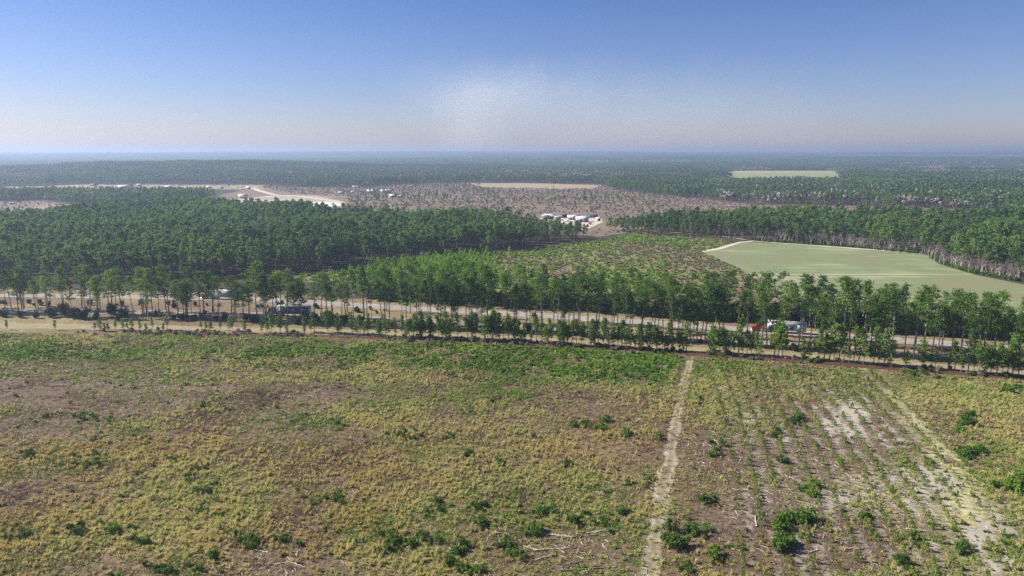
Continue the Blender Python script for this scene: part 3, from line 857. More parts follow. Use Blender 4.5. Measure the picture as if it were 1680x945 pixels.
def build_field():
    # dry grass
    x, y, rng = field_pts(5.0, 5)
    px, py = P(x, y)
    o, s = row_coord(x, y)
    inrows = (o > 3) & (o < 50) & (py > 590)
    nz = fbm(x, y, 13, 71, 5); nz2 = fbm(x, y, 2.4, 72, 3); nz3 = fbm(x, y, 30, 73, 3)
    dens = .08 + 1.05 * np.clip((nz - .43) * 4.5, 0, 1) * np.clip((nz2 - .36) * 4.5, 0, 1.2)
    dens *= 1 - .75 * np.clip(blobs(px, py, GREEN), 0, 1)
    dens += 1.1 * blobs(px, py, GOLD) * np.clip(nz2 * 2.0 - .45, 0, 1)
    dens *= 1 - .93 * np.clip(1.25 * blobs(px, py, BARE), 0, 1)
    dens *= np.where(inrows, .60, 1)
    dens *= 1 - .8 * lane_at(px, py)
    tr = on_track(px, py)
    dens *= np.where(tr < 1.4, .32 + .9 * np.exp(-((py - 800) / 45) ** 2) + .5 * np.exp(-((py - 620) / 25) ** 2), np.where(tr < 2.2, .6, 1))
    k = rng.uniform(0, 1, len(x)) < dens
    x, y, px, py, nz3, inrows = x[k], y[k], px[k], py[k], nz3[k], inrows[k]
    n = len(x)
    tint = .31 + (nz3 - .5) * .80 + rng.normal(0, .10, n)
    tint += .18 * smooth(760, 560, py) + .12 * smooth(1150, 1350, px) - .14 * smooth(500, 0, px) * smooth(640, 800, py)
    tint += np.where((px > 1430) & (py < 860), .02, 0)
    tint += .10 * (fbm(x, y, 4, 75, 2) - .5) * 3
    sc = rng.uniform(.35, .95, n) * (.8 + .35 * rng.uniform(0, 1, n) ** 3)
    sc3 = np.column_stack([sc * rng.uniform(.8, 1.3, n), sc * rng.uniform(.8, 1.3, n), sc * rng.uniform(.75, 1.15, n)])
    protos = [hidden('tuft', tuft_mesh(s_, h_, r_, nb, .055, M_grass, ln)) for s_, h_, r_, nb, ln in ((1, 1.15, .20, 42, .22), (2, .95, .26, 46, .32), (3, 1.35, .17, 38, .18), (4, .75, .34, 46, .5))]
    scatter('dry_grass', 'golden and tan clumps of dry broomsedge grass all over the front field', 'grass', np.column_stack([x, y, np.zeros(n)]), rng.uniform(0, 6.28, n), sc3, rng.integers(0, 4, n), protos, np.clip(tint, .02, .95), rng.normal(0, .12, (n, 2)))
    print('grass', n)
    # low weeds and litter
    x, y, rng = field_pts(3.6, 6)
    px, py = P(x, y)
    nz = fbm(x, y, 7, 81, 4); nz3 = fbm(x, y, 18, 83, 3)
    tr = on_track(px, py)
    dens = .22 + .7 * np.clip((nz - .44) * 4.5, 0, 1)
    dens *= 1 - .65 * np.clip(1.2 * blobs(px, py, BARE), 0, 1)
    dens *= np.where(tr < 1.2, .15, 1)
    o, s = row_coord(x, y)
    dens *= np.where((o > 3) & (o < 50) & (py > 590), .5, 1)
    dens *= (1 - .8 * np.clip(blobs(px, py, SAND), 0, 1)) * (1 - .75 * lane_at(px, py))
    k = rng.uniform(0, 1, len(x)) < dens
    x, y, px, py, nz3 = x[k], y[k], px[k], py[k], nz3[k]
    n = len(x)
    tint = .40 + (nz3 - .5) * 1.7 + rng.normal(0, .16, n) + .3 * np.clip(blobs(px, py, GREEN), 0, 1) - .25 * np.clip(blobs(px, py, BARE), 0, 1)
    protos = []
    for s_ in range(4):
        r_ = np.random.default_rng(100 + s_); mb = MB()
        c = r_.normal(0, 1, (34, 3)) * np.array([.24, .24, .10]); c[:, 2] = np.abs(c[:, 2]) + .03
        mb.cards(c, .10, .17, r_, .3)
        protos.append(hidden('weed', mb.mesh('weed', M_weed)))
    scatter('weeds', 'low brown and olive weeds between the grass clumps of the front field', 'weeds', np.column_stack([x, y, np.zeros(n)]), rng.uniform(0, 6.28, n), rng.uniform(.55, 1.5, n), rng.integers(0, 4, n), protos, np.clip(tint, .02, .98))
    print('weeds', n)
    # sticks and chips
    x, y, rng = field_pts(.28, 7)
    px, py = P(x, y)
    DEB = [(470, 925, 120, 26, 1), (860, 880, 70, 22, 1), (600, 660, 60, 10, .6), (250, 640, 60, 14, .8), (720, 830, 60, 14, .6), (1350, 840, 120, 60, .6), (960, 900, 100, 40, .7), (1150, 700, 60, 60, .4), (540, 605, 100, 10, .6), (220, 625, 60, 10, .7), (1260, 790, 90, 60, .5)]
    dens = .10 + .9 * np.clip(blobs(px, py, DEB), 0, 1)
    k = rng.uniform(0, 1, len(x)) < dens
    x, y = x[k], y[k]; n = len(x)
    protos = []
    for s_ in range(4):
        r_ = np.random.default_rng(200 + s_); mb = MB()
        for q in range(4):
            a = r_.uniform(-.6, .6) + s_; L = r_.uniform(.3, 1.0); c = r_.normal(0, .5, 2)
            mb.tube([(c[0] - math.cos(a) * L / 2, c[1] - math.sin(a) * L / 2, .05), (c[0], c[1], .1), (c[0] + math.cos(a) * L / 2, c[1] + math.sin(a) * L / 2, .06)], [.03, .035, .02], 4)
        protos.append(hidden('stick', mb.mesh('stick', M_log)))
    scatter('wood_debris', 'pale broken sticks and chips strewn over the front field', 'debris', np.column_stack([x, y, np.zeros(n)]), rng.uniform(0, 6.28, n), rng.uniform(.6, 1.5, n), rng.integers(0, 4, n), protos)
    # shrubs: separate ones in clusters, the dense green band as one growth
    shr = [shrub_mesh(300 + i, 1.0, 1.15 + .12 * (i % 3), 520, .14, M_shrub, 7) for i in range(6)]
    rng = np.random.default_rng(8)
    cnt = 0
    for (cx, cy, sx, sy, n, size, where) in CLUSTERS:
        for i in range(n):
            qx = cx + rng.normal(0, sx * .8); qy = cy + rng.normal(0, sy * .8)
            X, Y = G(qx, qy)
            if Y > Y_EDGE(X) - .5 or Y < 88:
                continue
            r = size * rng.uniform(.5, .95) * .78
            sz = 'broad' if r > 1.0 else ('knee-high' if r < .55 else 'rounded')
            place('shrub', {'': shr[rng.integers(0, 6)]}, (X, Y, 0), rng.uniform(0, 6.28), (r * rng.uniform(.9, 1.2), r * rng.uniform(.9, 1.2), r * rng.uniform(.8, 1.25)), f'{sz} dark green shrub {where}', 'shrub', GRP_SHRUB + ', ' + where)
            cnt += 1
    print('shrubs', cnt)
    x, y, rng = field_pts(1.3, 9)
    px, py = P(x, y)
    nz = fbm(x, y, 8, 91, 3); nzb = fbm(x, y, 16, 92, 3)
    g = blobs(px, py, GREEN)
    dens = np.clip(g, 0, 1.3) * np.clip((nz - .33) * 3.6, 0, 1) * .85 + .03 * (nzb > .54) + .006
    dens *= np.where(on_track(px, py) < 2.2, 0, 1)
    dens *= np.where((px > 1140) & (py > 640) & (px < 1500), .4, 1)
    k = rng.uniform(0, 1, len(x)) < dens
    x, y, g = x[k], y[k], g[k]; n = len(x)
    pro = [hidden('bush', shrub_mesh(330 + i, 1.0, 1.1, 360, .17, M_thicket if i < 3 else M_shrub, 6)) for i in range(5)]
    sc = rng.uniform(.3, .62, n) + .30 * np.clip(g, 0, 1) * rng.uniform(0, 1, n)
    scatter('shrubbery', 'bright green waist-high growth forming a band along the back of the front field', 'shrubbery', np.column_stack([x, y, np.zeros(n)]), rng.uniform(0, 6.28, n), sc, np.where(g > .3, rng.integers(0, 4, n), rng.integers(2, 5, n)), pro)
    print('band', n)
    # seedlings in rows
    prs = []
    for s_ in range(4):
        r_ = np.random.default_rng(400 + s_); mb = MB()
        mb.tube([(0, 0, -.05), (.02, 0, .5), (0, .02, 1.0)], [.03, .02, .008], 3)
        z = r_.uniform(.1, 1.05, 90); rr = .42 * (1.15 - z) * r_.uniform(.3, 1, 90) + .06; a = r_.uniform(0, 6.28, 90)
        mb.cards(np.column_stack([np.cos(a) * rr, np.sin(a) * rr, z]), .10, .24, r_, .3)
        prs.append(mb.mesh('seedling', M_seed))
    cand = []
    rng = np.random.default_rng(10)
    ords = ['first', 'second', 'third', 'fourth', 'fifth', 'sixth', 'seventh', 'eighth', 'ninth', 'tenth', 'eleventh', 'twelfth', 'thirteenth', 'fourteenth']
    for row in range(14):
        ofs = 4.5 + row * 3.5
        for s0 in np.arange(-130, 6, 1.55):
            s1 = s0 + rng.normal(0, .25); of = ofs - 2.2 * math.sin(s1 / 38.0) + rng.normal(0, .22)
            p = ROW_O + ROW_DIR * s1 + ROW_N * of
            q = P(p[0], p[1])
            if q[1] < 600 or p[1] > Y_EDGE(p[0]) - 2 or rng.uniform() < .30 + .35 * float(np.clip(blobs(q[0], q[1], [(1190, 860, 110, 60, 1), (1200, 740, 60, 30, 1)]), 0, 1)):
                continue
            cand.append((p[0], p[1], row))
    cand.sort(key=lambda c: c[1])
    rest = []
    for i, (X, Y, row) in enumerate(cand):
        sc = rng.uniform(.6, 1.45)
        if i < 300:
            place('pine_seedling', {'': prs[i % 4]}, (X, Y, 0), rng.uniform(0, 6.28), sc, f'small yellow-green pine seedling in the {ords[row]} planted row right of the sandy track', 'seedling', f'pine seedlings of the {ords[row]} planted row')
        else:
            rest.append((X, Y, sc))
    rest = np.array(rest)
    n = len(rest)
    scatter('seedling_undergrowth', 'upper lengths of the planted rows of yellow-green seedlings', 'undergrowth', np.column_stack([rest[:, 0], rest[:, 1], np.zeros(n)]), rng.uniform(0, 6.28, n), rest[:, 2] * 1.05, rng.integers(0, 4, n), [hidden('seedling', m) for m in prs])
    print('seedlings', len(cand))
    # fallen logs
    logs = [(905, 902, 5.5, .12, 'beside the front pile of pale sticks'), (920, 880, 4.2, -.2, 'beside the front pile of pale sticks'), (895, 915, 3.6, .5, 'beside the front pile of pale sticks'), (870, 900, 3.0, -.5, 'beside the front pile of pale sticks'), (955, 935, 6.5, .1, 'at the front edge near the sandy track'), (940, 925, 3.4, .35, 'at the front edge near the sandy track'), (985, 872, 5.0, .3, 'left of the sandy track in front'), (965, 880, 3.5, .1, 'left of the sandy track in front'),
            (695, 857, 2.4, -.6, 'between the shrub clumps in front'), (745, 836, 2.6, .15, 'between the shrub clumps in front'), (752, 840, 2.2, -.4, 'between the shrub clumps in front'), (655, 830, 2.0, 1.2, 'between the shrub clumps in front'), (640, 828, 2.4, .1, 'between the shrub clumps in front'), (700, 830, 1.8, .6, 'between the shrub clumps in front'),
            (372, 858, 4.2, -.45, 'lying alone in the left grass'), (450, 858, 1.8, -.7, 'beside a dark shrub in the left grass'), (430, 905, 3.2, -.3, 'in the pale debris in front'), (460, 925, 3.0, .2, 'in the pale debris in front'), (490, 928, 2.6, -.5, 'in the pale debris in front'), (440, 925, 2.0, .7, 'in the pale debris in front'), (575, 903, 2.0, -.5, 'right of the pale debris in front'), (570, 925, 1.6, 0, 'right of the pale debris in front'),
            (963, 795, 2.2, -.1, 'in the golden grass left of the track'), (992, 785, 1.6, 1.3, 'in the golden grass left of the track'), (795, 758, 1.4, .9, 'by the shrubs at mid field'), (965, 730, 1.8, .8, 'below the mid-field shrubs'),
            (215, 623, 4.5, .5, 'in the dry left part'), (105, 632, 4.0, .25, 'in the dry left part'), (95, 634, 3.0, .1, 'in the dry left part'), (150, 622, 2.5, .3, 'in the dry left part'), (210, 618, 2.6, .1, 'in the dry left part'),
            (1215, 755, 2.2, 1.1, 'in the bare ground right of the track'), (1160, 748, 2.6, -.3, 'in the bare ground right of the track'), (1205, 902, 2.2, -.6, 'in the bare ground right of the track'), (1240, 855, 4.0, 1.3, 'in the bare ground right of the track'), (1310, 740, 3.0, .8, 'among the planted rows'), (1440, 770, 2.8, .6, 'among the planted rows'), (1400, 900, 3.0, .1, 'at the lower end of the planted rows'), (1505, 870, 3.5, -.3, 'at the lower end of the planted rows'), (1335, 905, 2.5, .4, 'at the lower end of the planted rows'), (1560, 850, 2.4, -.5, 'at the lower end of the planted rows'),
            (1600, 775, 2.0, -.4, 'on the grassy lane'), (25, 862, 2.0, .9, 'at the lower left')]
    for (qx, qy, L, a, where) in logs:
        X, Y = G(qx, qy); mb = MB()
        r = .07 + .012 * L
        n = 6; t = np.linspace(-.5, .5, n)
        pts = np.column_stack([t * L, rng.normal(0, .05, n), r * .8 + np.abs(rng.normal(0, .03, n))])
        mb.tube(pts, r * np.linspace(1.1, .6, n), 7)
        for q in range(int(1 + L / 1.5)):
            u = rng.uniform(-.4, .45) * L; aa = rng.uniform(.4, 1.1) * random.choice((-1, 1)); bl = rng.uniform(.3, .9)
            mb.tube([(u, 0, r), (u + math.cos(aa) * bl, math.sin(aa) * bl, r + .25 * bl)], [r * .4, r * .15], 4)
        o = mb.obj('fallen_branch', M_log if rng.uniform() < .8 else M_logdark)
        o.location = (X, Y, 0); o.rotation_euler = (0, 0, a)
        tag(o, f'pale fallen {"log" if L > 3.3 else "branch"} {where}', 'log' if L > 3.3 else 'branch', 'fallen logs and branches ' + where)
    # brown dead bushes
    db = [shrub_mesh(360 + i, 1.0, .9, 260, .12, M_brownscrub, 5) for i in range(3)]
    for (qx, qy, r, lb) in ((1185, 716, 1.1, 'reddish-brown dead bush above the bare ground right of the track'), (1135, 852, .9, 'dark brown dead bush just right of the sandy track'), (1384, 838, 1.0, 'purple-brown dead bush among the planted rows'), (1420, 838, 1.1, 'dark dead bush right of the purple-brown one'), (925, 765, .8, 'brown dead bush in the golden grass'), (160, 722, .9, 'grey-brown dead bush in the dry left part'), (985, 768, .9, 'dark brown heap-like bush left of the track'), (1225, 870, .8, 'brown dead bush below the bare ground')):
        X, Y = G(qx, qy)
        place('dead_bush', {'': db[random.randrange(3)]}, (X, Y, 0), random.uniform(0, 6), r, lb, 'dead bush', 'brown dead bushes on the front field')


# ------------------------------------------------------------------ trees
LAND = [(-400, 115, 'among the dark evergreen bushes at the left'), (115, 275, 'beside the dark evergreen bushes'), (275, 415, 'in front of the white semi truck'), (415, 520, 'in front of the teal semi truck'), (520, 645, 'between the teal semi truck and the open gap'), (645, 760, 'beside the open gap in the belt'), (760, 900, 'right of the open gap, above the green band'), (900, 1040, 'above the densest green growth'), (1040, 1165, 'by the upper end of the sandy track'), (1165, 1240, 'left of the red semi truck'), (1240, 1340, 'in front of the red semi truck'), (1340, 1480, 'right of the red semi truck'), (1480, 1580, 'behind the dark shrubs of the field edge'), (1580, 2200, 'at the right end of the belt')]


def where_x(px):
    for a, b, w in LAND:
        if a <= px < b:
            return w
    return LAND[-1][2]


def where_rear(px):
    w = where_x(px).replace('in front of', 'beyond').replace('by the upper end', 'facing the upper end').replace(', above the green band', '').replace('above the densest green growth', 'facing the densest green growth').replace('behind the dark shrubs of the field edge', 'facing the dark field-edge shrubs').replace('between the teal semi truck and the open gap', 'left of the open gap')
    return w.replace('among the dark evergreen bushes at the left', 'by the leftmost evergreen bushes')


FRONT_X = [-60, -35, -12, 20, 31, 36, 39, 64, 86, 119, 140, 160, 163, 190, 220, 234, 243, 262, 278, 292, 302, 305, 308, 330, 358, 387, 400, 422, 435, 449, 460, 482, 493, 526, 540, 548, 568, 581, 603, 610, 628, 632, 640, 658, 667, 684, 691, 704, 707, 719, 723, 730, 742, 745, 751, 765, 771, 782, 789, 799, 808, 832, 844, 847, 864, 877, 888, 908, 923, 926, 934, 941, 952, 964, 977, 1003, 1013, 1024, 1034, 1053, 1067, 1073, 1080, 1102, 1112, 1117, 1127, 1132, 1137, 1143, 1149, 1156, 1168, 1178, 1187, 1223, 1243, 1249, 1258, 1264, 1280, 1310, 1326, 1348, 1360, 1380, 1393, 1424, 1427, 1436, 1439, 1442, 1483, 1498, 1515, 1528, 1543, 1560, 1575, 1591, 1607, 1613, 1630, 1640, 1653, 1663, 1680, 1700, 1725, 1745, 1770]
YOUNG_X = [12, 91, 155, 165, 172, 178, 190, 202, 210, 218, 230, 240, 250, 268, 275, 330, 338, 345, 362, 377, 381, 402, 446, 471, 500, 510, 516, 538, 555, 560, 578, 585, 592, 598, 605, 620, 626, 636, 672, 678, 684, 690, 698, 705, 712, 720, 726, 731, 737, 751, 768, 775, 782, 787, 795, 800, 815, 819, 826, 834, 844, 850, 860, 872, 880, 888, 893, 900, 905, 918, 925, 932, 938, 946, 958, 968, 975, 982, 990, 998, 1006, 1014, 1020, 1035, 1042, 1050, 1062, 1070, 1078, 1086, 1095, 1103, 1165, 1172, 1180, 1186, 1192, 1198, 1204, 1212, 1218, 1225, 1232, 1240, 1246, 1262, 1270, 1276, 1283, 1290, 1297, 1304, 1311, 1318, 1326, 1343, 1352, 1360, 1368, 1376, 1384, 1392, 1400, 1408, 1416, 1424, 1433, 1441, 1450, 1459, 1468, 1477, 1486, 1495, 1504, 1514, 1524, 1534, 1545, 1556, 1566, 1577, 1588, 1598, 1607, 1616, 1625, 1634, 1643, 1652, 1661, 1670, 1680, 1692, 1705, 1720, 1740]


def build_trees():
    rng = np.random.default_rng(20)
    tall = [pine_meshes(22, c0, w, nb, 5, 11, .34, 500 + i, M_needle, M_bark if i % 3 else M_bark_pale, cone=cn, stubs=16) for i, (c0, w, nb, cn) in enumerate(((.50, 6.6, 26, .35), (.42, 7.2, 30, .45), (.56, 6.2, 18, .2), (.46, 5.8, 24, .6), (.40, 7.8, 30, .4), (.52, 5.4, 20, .5), (.38, 5.8, 30, .75), (.60, 6.6, 16, .1), (.45, 6.9, 22, .3), (.58, 5.0, 17, .65), (.36, 6.4, 26, .55), (.50, 7.6, 21, .15)))]
    for m in tall:
        pass
    young = [pine_meshes(8, c0, w, nb, 4, 10, .25, 520 + i, M_needle_young, M_bark, sides=5, cone=cn, stubs=2) for i, (c0, w, nb, cn) in enumerate(((.30, 3.2, 20, .5), (.22, 3.4, 22, .4), (.38, 2.8, 16, .4), (.25, 2.6, 19, .8)))]
    # front belt
    GF = 'tall pines of the front row along the highway'
    for x in FRONT_X:
        yb = interp(C_FRONT, x) - abs(rng.normal(0, 4.0)) + 1
        X, Y = G(x, yb)
        h = (18.0 if x < 560 else 20.0) * rng.uniform(.74, 1.10)
        if x in (1258, 1380, 1310): h = 24.5
        lab = f'tall straight pine {where_x(x)}'
        grp = GF + ', ' + where_x(x)
        if x == 422:
            h = 22.5; lab = 'tallest pale green pine standing over the teal semi truck'; grp = GF
        if x == 1380:
            lab = 'tall narrow pine standing out against the pale green field'; grp = GF
        k = h / 22
        wsc = max(k, .78) * rng.uniform(.8, 1.2) * (1.10 if x < 560 else .98)
        place('pine_tree', tall[rng.integers(0, 12)], (X, Y, 0), rng.uniform(0, 6.28), (wsc, wsc, k), lab, 'pine tree', grp, tuple(rng.normal(0, .022, 2)))
    # second belt beyond the highway
    n2 = 0
    for x in np.linspace(-60, 590, 46):
        xx = x + rng.uniform(-9, 9); X, Y = G(xx, interp(C_FRONT, xx) - rng.uniform(5, 14)); h = 17 * rng.uniform(.75, 1.12); k = h / 22; wsc = k * rng.uniform(1.15, 1.5)
        place('pine_tree', tall[rng.integers(0, 12)], (X, Y, 0), rng.uniform(0, 6.28), (wsc, wsc, k), f'second-rank roadside pine {where_rear(xx)}', 'pine tree', 'inner row of pines near the carriageway, ' + where_x(xx), tuple(rng.normal(0, .022, 2)))
    for x in np.linspace(605, 1790, 100):
        xx = x + rng.uniform(-7, 7)
        X, Y = G(xx, interp(C_ROADA, xx))
        Y += rng.uniform(8.5, 24)
        X, Y = X * 1.0, Y
        q = P(X, Y)
        h = float(np.interp(xx, [600, 800, 950, 1100, 1230, 1400, 1600, 1800], [16, 17.5, 14.5, 15.5, 18.5, 17, 14.5, 14])) * rng.uniform(.76, 1.14)
        k = h / 22; wsc = k * rng.uniform(.9, 1.15)
        place('pine_tree', tall[rng.integers(0, 12)], (X, Y, 0), rng.uniform(0, 6.28), (wsc, wsc, k), f'pine in the dark rear belt {where_rear(q[0])}', 'pine tree', 'pines of the belt behind the highway, ' + where_x(q[0]), tuple(rng.normal(0, .022, 2)))
        n2 += 1
    for x in np.linspace(640, 1780, 42):
        xx = x + rng.uniform(-12, 12); t_ = rng.uniform(.25, .9)
        X, Y = G(xx, interp(C_ROADA, xx) * (1 - t_) + interp(C_ROADB, xx) * t_)
        if abs(Y - float(Y_A(X))) < 6: Y = float(Y_A(X)) - 6.5
        h = 19.5 * rng.uniform(.72, 1.1); k = h / 22; wsc = k * rng.uniform(.9, 1.2)
        place('pine_tree', tall[rng.integers(0, 12)], (X, Y, 0), rng.uniform(0, 6.28), (wsc, wsc, k), f'pine standing on the median strip {where_rear(xx)}', 'pine tree', 'pines on the median strip, ' + where_rear(xx), tuple(rng.normal(0, .022, 2)))
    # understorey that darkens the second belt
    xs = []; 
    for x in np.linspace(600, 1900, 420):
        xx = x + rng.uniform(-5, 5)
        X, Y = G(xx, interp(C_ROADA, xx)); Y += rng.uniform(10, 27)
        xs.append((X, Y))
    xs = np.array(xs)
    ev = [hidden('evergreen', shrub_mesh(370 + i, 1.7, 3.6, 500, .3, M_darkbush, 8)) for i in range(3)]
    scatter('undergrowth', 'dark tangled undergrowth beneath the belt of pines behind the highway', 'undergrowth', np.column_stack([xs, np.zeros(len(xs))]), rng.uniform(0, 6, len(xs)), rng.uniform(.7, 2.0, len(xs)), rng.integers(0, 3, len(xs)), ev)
    # young pines
    for x in YOUNG_X + [int(v) for v in rng.uniform(430, 1150, 46)]:
        yb = interp(C_LITTER, x) - rng.uniform(-.5, 5.5) - (2 if x < 600 else 0)
        if x < 140: yb = 541
        if x > 1230 and rng.uniform() < .28: continue
        X, Y = G(x, yb)
        h = (4.8 if x < 420 else 6.3 if x < 640 else 8.2 if x < 1150 else 9.6) * rng.uniform(.55, 1.25)
        if x in (12, 91): h = 3.6
        if x == 1212: h = 11.5
        k = h / 8; w = max(k, .62) * rng.uniform(.75, 1.2)
        i = 3 if x == 1212 else rng.integers(0, 4)
        lab = f'slender young pine {where_x(x)}'.replace('of the belt', 'of the tall belt')
        grp = 'young pines planted along the field edge, ' + where_x(x)
        if x == 1212:
            lab = 'tallest cone-shaped young pine left of the red semi truck'; grp = 'young pines planted along the field edge'
        place('young_pine', young[i], (X, Y, 0), rng.uniform(0, 6.28), (w, w, k), lab, 'young pine', grp, tuple(rng.normal(0, .02, 2)))
    # brush along the litter bank
    rb = []
    for x in np.linspace(120, 1900, 900):
        if rng.uniform() < .6 * (fbm(np.array([x]), np.array([0.0]), 60, 5, 2)[0] > .45) + .2:
            X, Y = G(x, interp(C_LITTER, x) + rng.normal(0, 2.2)); rb.append((X, Y, 0))
    rb = np.array(rb); m_ = len(rb)
    scatter('bank_undergrowth', 'low brush, dead stems and small green shrubs along the dark litter bank', 'undergrowth', rb, rng.uniform(0, 6, m_), rng.uniform(.25, 1.0, m_) ** 1.5 + .2, rng.integers(0, 4, m_), [hidden('bank', shrub_mesh(440 + i, 1.1, 1.5, 240, .2, (M_shrub, M_brownscrub, M_needle_young, M_brownscrub)[i], 5)) for i in range(4)])
    # dark evergreen bushes at the left
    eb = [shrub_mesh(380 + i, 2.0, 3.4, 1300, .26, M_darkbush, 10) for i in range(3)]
    spots = [(-40, 519, 1.0), (8, 520, .9), (35, 521, .8), (60, 522, .9), (85, 521, 1.1), (108, 518, 1.5), (122, 522, 1.4), (138, 523, 1.2), (158, 524, .9), (183, 516, 1.3), (205, 520, 1.0), (196, 526, .9), (285, 524, .7), (300, 525, .8), (318, 526, .7), (405, 527, 1.0), (425, 530, .8), (520, 528, 1.0), (536, 526, 1.2), (548, 529, 1.0), (566, 530, .9), (355, 526, .6), (460, 505, .9), (1066, 556, .7), (1215, 568, .9), (1168, 575, .8), (646, 538, .7)] + [(x_, float(interp(C_FRONT, x_)) + rng.uniform(-9, 1), rng.uniform(.35, .75)) for x_ in rng.uniform(230, 1750, 70)] + [(x_, float(interp(C_ROADA, x_) * (1 - t_) + interp(C_ROADB, x_) * t_), rng.uniform(.3, .7)) for x_, t_ in zip(rng.uniform(-20, 640, 46), rng.uniform(.32, .72, 46))]  # last batch: bushes added in place of dark tree-shadow streaks on the road
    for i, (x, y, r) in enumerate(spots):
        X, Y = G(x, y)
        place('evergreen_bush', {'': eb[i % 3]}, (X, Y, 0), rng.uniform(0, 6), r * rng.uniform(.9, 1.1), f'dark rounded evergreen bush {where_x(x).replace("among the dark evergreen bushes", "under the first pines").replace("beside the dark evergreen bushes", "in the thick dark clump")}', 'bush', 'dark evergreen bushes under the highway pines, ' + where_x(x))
    # bare grey trees along the right forest edge
    bare = [bare_tree_mesh(600 + i, 11, .42) for i in range(5)]
    EDGE_R = [(1240, 396), (1400, 406), (1535, 420), (1560, 436), (1600, 449), (1680, 464), (1760, 478)]
    cnt = 0
    for x in np.concatenate([np.linspace(1245, 1530, 44), np.linspace(1532, 1750, 48)]):
        xx = x + rng.uniform(-4, 4)
        X, Y = G(xx, interp(EDGE_R, xx))
        Y += rng.uniform(2, 26 if xx > 1500 else 14)
        h = rng.uniform(.7, 1.15)
        q = P(X, Y)
        w = 'behind the sandy lane at the top of the green field' if xx < 1530 else 'where the forest edge curves down the right side of the green field'
        ws = 'beside the sandy lane above the green field' if xx < 1530 else 'on the curved forest edge right of the green field'
        place('bare_tree', bare[rng.integers(0, 5)], (X, Y, 0), rng.uniform(0, 6.28), h, f'leafless pale grey tree {ws}', 'bare tree', 'leafless grey trees ' + w)
        cnt += 1
    # bare trees: one on the field edge behind the pines, one by the thicket
    for (x, y, h, lb) in ((1405, 500, .8, 'thin leafless tree against the pale green field'), (522, 478, .9, 'grey-pink leafless tree behind the front pines at the thicket corner'), (970, 392, .8, 'leafless tree at the corner of the left forest')):
        X, Y = G(x, y)
        place('bare_tree', bare[1], (X, Y, 0), 1.0, h, lb, 'bare tree', 'single leafless trees')
    # edge shrubs of the right forest
    pts = []
    for x in np.linspace(1240, 1800, 330):
        X, Y = G(x, interp(EDGE_R, x)); pts.append((X, Y + rng.uniform(.5, 9) * (1 if x < 1520 else 1.8)))
    pts = np.array(pts)
    scatter('edge_undergrowth', 'dark green shrubs and brambles along the edge of the right forest', 'undergrowth', np.column_stack([pts, np.zeros(len(pts))]), rng.uniform(0, 6, len(pts)), rng.uniform(.35, .85, len(pts)), rng.integers(0, 3, len(pts)), [hidden('edge', shrub_mesh(390 + i, 1.9, 2.6, 400, .34, M_shrub, 8)) for i in range(3)])


def mid_pines(k):
    out = []
    for i in range(k):
        c0, w, nb = ((.50, 5.4, 15), (.45, 6.0, 16), (.55, 5.0, 13), (.42, 5.6, 15), (.5, 6.4, 15))[i % 5]
        m = pine_meshes(15, c0, w, nb, 4, 9, .52, 700 + i, M_forest, M_bark, sides=4, limbs=False, stubs=0, cone=.25)
        out.append(hidden('forest_pine', join_meshes(m, 'forest_pine')))
    return out


def poisson_like(poly, spacing, rng, jit=.42, rot=.3):
    """jittered planting grid inside a polygon"""
    xs = [p[0] for p in poly]; ys = [p[1] for p in poly]
    cx, cy = (min(xs) + max(xs)) / 2, (min(ys) + max(ys)) / 2
    D = max(max(xs) - min(xs), max(ys) - min(ys))
    a = np.arange(-D * .8, D * .8, spacing)
    A, B = np.meshgrid(a, a)
    A = A.ravel() + rng.uniform(-jit, jit, A.size) * spacing; B = B.ravel() + rng.uniform(-jit, jit, B.size) * spacing
    x = cx + A * math.cos(rot) - B * math.sin(rot); y = cy + A * math.sin(rot) + B * math.cos(rot)
    k = inpoly(x, y, poly)
    return x[k], y[k]


def in_view(x, y, m=120):
    return np.abs(x) < .78 * y + m


